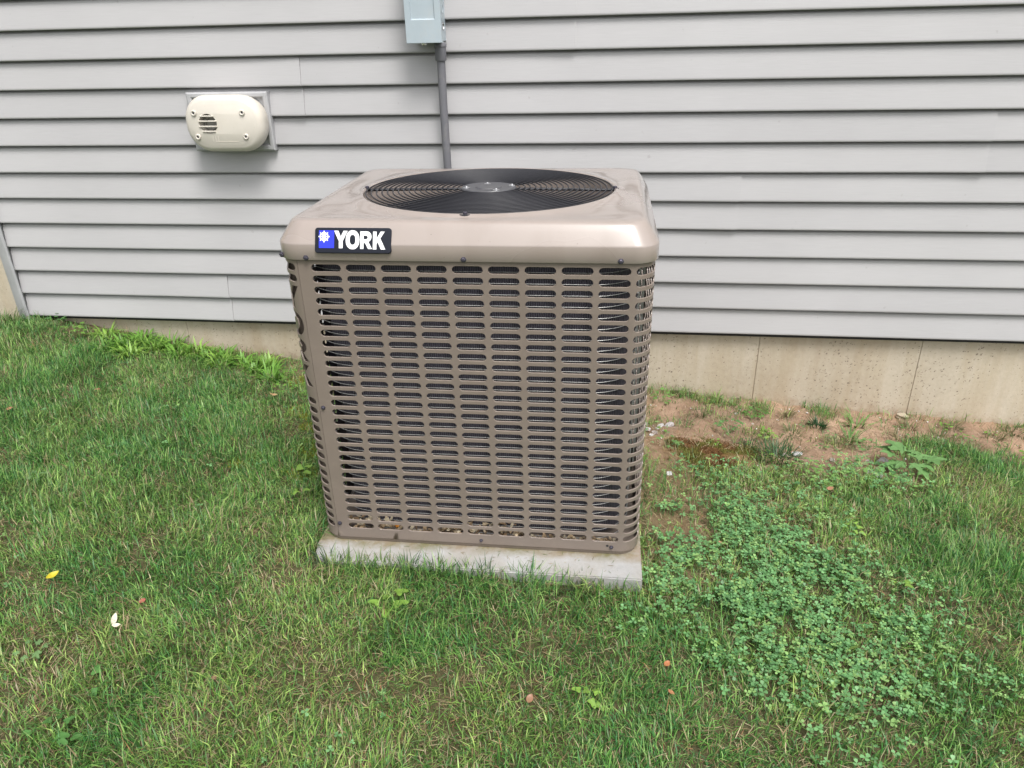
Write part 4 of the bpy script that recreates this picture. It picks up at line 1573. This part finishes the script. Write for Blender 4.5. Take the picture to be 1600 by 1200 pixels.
# fine gravel
n = 900
x = rng.uniform(.13, 1.7, n); y = rng.uniform(-.62, .0, n)
kk = soft(x, y, DIRT, .03, 3) > .5
x, y = x[kk], y[kk]; n = len(x)
s = .0015 + .0045 * rng.random(n) ** 3
oc = np.array([[1, 0, 0], [0, 1, 0], [-1, 0, 0], [0, -1, 0], [0, 0, .8], [0, 0, -.8]])
V = (oc[None] * (s[:, None, None] * rng.uniform(.6, 1.3, (n, 6, 1)))) + np.stack([x, y, gz(x, y) + .001], 1)[:, None, :]
tri = np.array([[0, 1, 4], [1, 2, 4], [2, 3, 4], [3, 0, 4], [1, 0, 5], [2, 1, 5], [3, 2, 5], [0, 3, 5]])
F = (np.arange(n) * 6)[:, None, None] + tri[None]
c = np.array([[.55, .48, .42], [.35, .24, .17], [.65, .62, .6], [.42, .28, .2]])[rng.integers(0, 4, n)]
me = np_mesh('gravel', V.reshape(-1, 3), F.reshape(-1, 3), None, np.repeat(c, 6, axis=0))
tag(link('gravel', me, MTHATCH), 'fine gravel and crumbs of soil over the bare patch by the right foundation', 'gravel', kind='stuff')


def fallen(x, y, L, W, col, label, rz, lift=.022, cat='leaf', fold=.3, tiltx=.2, z=None, name='fallen_leaf'):
    n = 9
    V = []; F = []
    for i in range(n):
        t = i / (n - 1)
        hw = W / 2 * math.sin(PI * min(1, t * .96 + .02)) ** .8
        xx = (t - .5) * L; zz = .12 * L * (1 - (2 * t - 1) ** 2) * -1
        V += [(xx, -hw, zz + fold * hw), (xx, 0, zz), (xx, hw, zz + fold * hw)]
    for i in range(n - 1):
        a = i * 3
        F += [(a, a + 3, a + 4, a + 1), (a + 1, a + 4, a + 5, a + 2)]
    V = np.array(V); c = np.tile(np.array(col), (len(V), 1)) * (.85 + .3 * rng.random((len(V), 1)))
    o = link(name, np_mesh(name, V, None, np.array(F), c, smooth=True), MLEAF)
    o.location = (x, y, (float(gz(x, y)) if z is None else z) + lift)
    o.rotation_euler = (tiltx, rnd.uniform(-.3, .3), rz)
    return tag(o, label, cat)


fallen(-1.283, -1.529, .030, .014, (.55, .46, .03), 'bright yellow fallen leaf on the grass at the far left', 1.1, .034, tiltx=.5)
fallen(-1.050, -1.645, .032, .012, (.80, .72, .58), 'cream white petal lying in the lower left lawn', 1.9, .034, tiltx=.5, name='petal', cat='petal')
fallen(-1.036, -1.660, .018, .010, (.80, .72, .56), 'small curled cream petal piece touching the longer white petal', .3, .032, name='petal', cat='petal')
fallen(-2.012, -.761, .024, .016, (.42, .20, .12), 'reddish brown leaf scrap at the left edge of the lawn', .4, .030)
fallen(-1.857, -.527, .022, .015, (.38, .18, .11), 'small reddish leaf scrap in the upper left lawn', 1.4, .028)
fallen(-1.227, -.423, .028, .013, (.52, .33, .18), 'tan leaf scrap in the dark grass left of the unit', .1, .026)
fallen(-1.026, -1.579, .015, .012, (.42, .14, .10), 'dark red leaf fragment above the white petal', .8, .028)
fallen(-.76, -1.763, .018, .012, (.36, .19, .13), 'pinkish leaf fragment low in the left foreground', 2.2, .028)
fallen(-.129, -1.71, .020, .014, (.34, .18, .11), 'brown curled leaf scrap in the lower centre lawn', 1.2, .028)
fallen(.700, -.714, .022, .016, (.45, .22, .14), 'orange pink leaf scrap above the right end of the clover', .2, .026)
fallen(.147, -1.579, .018, .012, (.45, .18, .08), 'small orange leaf scrap at the left edge of the clover patch', .9, .028)
fallen(.152, -1.648, .016, .010, (.50, .22, .12), 'small brown leaf scrap just below the orange one by the clover', 2.4, .026)
fallen(.32, -1.10, .022, .012, (.55, .28, .20), 'pinkish leaf scrap beside the dead grass right of the slab', 2.4, .022)

# dry leaves blown inside the unit, seen through the lowest slots
n = 520
lx = rng.uniform(-.07, .67, n); ly = np.abs(rng.normal(.016, .006, n))
d = np.clip(vnoise(lx, ly * 0, 9, 3, 2) * 1.7 - .35, .12, 1)
lz = .024 + rng.random(n) * .050 * d
hd = rng.uniform(0, 2 * PI, n)
c = np.array([[.50, .40, .27], [.36, .26, .16], [.60, .52, .38], [.22, .15, .09]])[rng.integers(0, 4, n)]
P1 = leaflets(lx, np.clip(ly, .009, .026), lz, hd, .010 + .012 * rng.random(n), rng.normal(0, .8, n), c, .7)
me = np_mesh('leaf_litter', P1[0], None, P1[2], P1[3])
V = np.array([v.co[:] for v in me.vertices]); V[:, 1] = np.clip(V[:, 1], .0055, .0262); V[:, 2] = np.maximum(V[:, 2], .0235); V[:, 0] = np.clip(V[:, 0], -.085, .685)
me.vertices.foreach_set('co', V.astype(np.float32).ravel())
lit = link('leaf_litter', me, MLITTER)
lit.location = (UO[0], UO[1], PZ); lit.rotation_euler = (0, 0, TH)
tag(lit, 'dry tan leaf litter caught inside the foot of the slotted front panel', 'leaf litter', kind='stuff')
ol = fallen(UO[0] + .0915, UO[1] + .014, .018, .014, (.85, .33, .04), 'bright orange leaf inside the unit showing through the second slot of the bottom row', 1.0, 0, z=PZ + .050, tiltx=1.2)
# mown clippings and crumbs that settled on the slab
n = 80
lx = rng.uniform(-.10, .70, n); ly = -.082 + .078 * rng.random(n) ** .6
c = ST[rng.integers(0, 4, n)] * (.4 + .5 * rng.random(n))[:, None]
gg = rng.random(n) < .3; c[gg] = np.array([.09, .13, .04])
V, F3, F4, cc = blades(lx, ly, np.full(n, .0012), .005 + .014 * rng.random(n), .0008 + .0008 * rng.random(n), rng.uniform(0, 6.28, n), np.full(n, 1.52), rng.normal(0, .04, n), c)
cl_ = link('slab_clippings', np_mesh('slab_clippings', V, F3, F4, cc), MTHATCH)
cl_.location = (UO[0], UO[1], PZ); cl_.rotation_euler = (0, 0, TH)
tag(cl_, 'dry grass clippings scattered on the front edge of the concrete slab', 'clippings', kind='stuff')
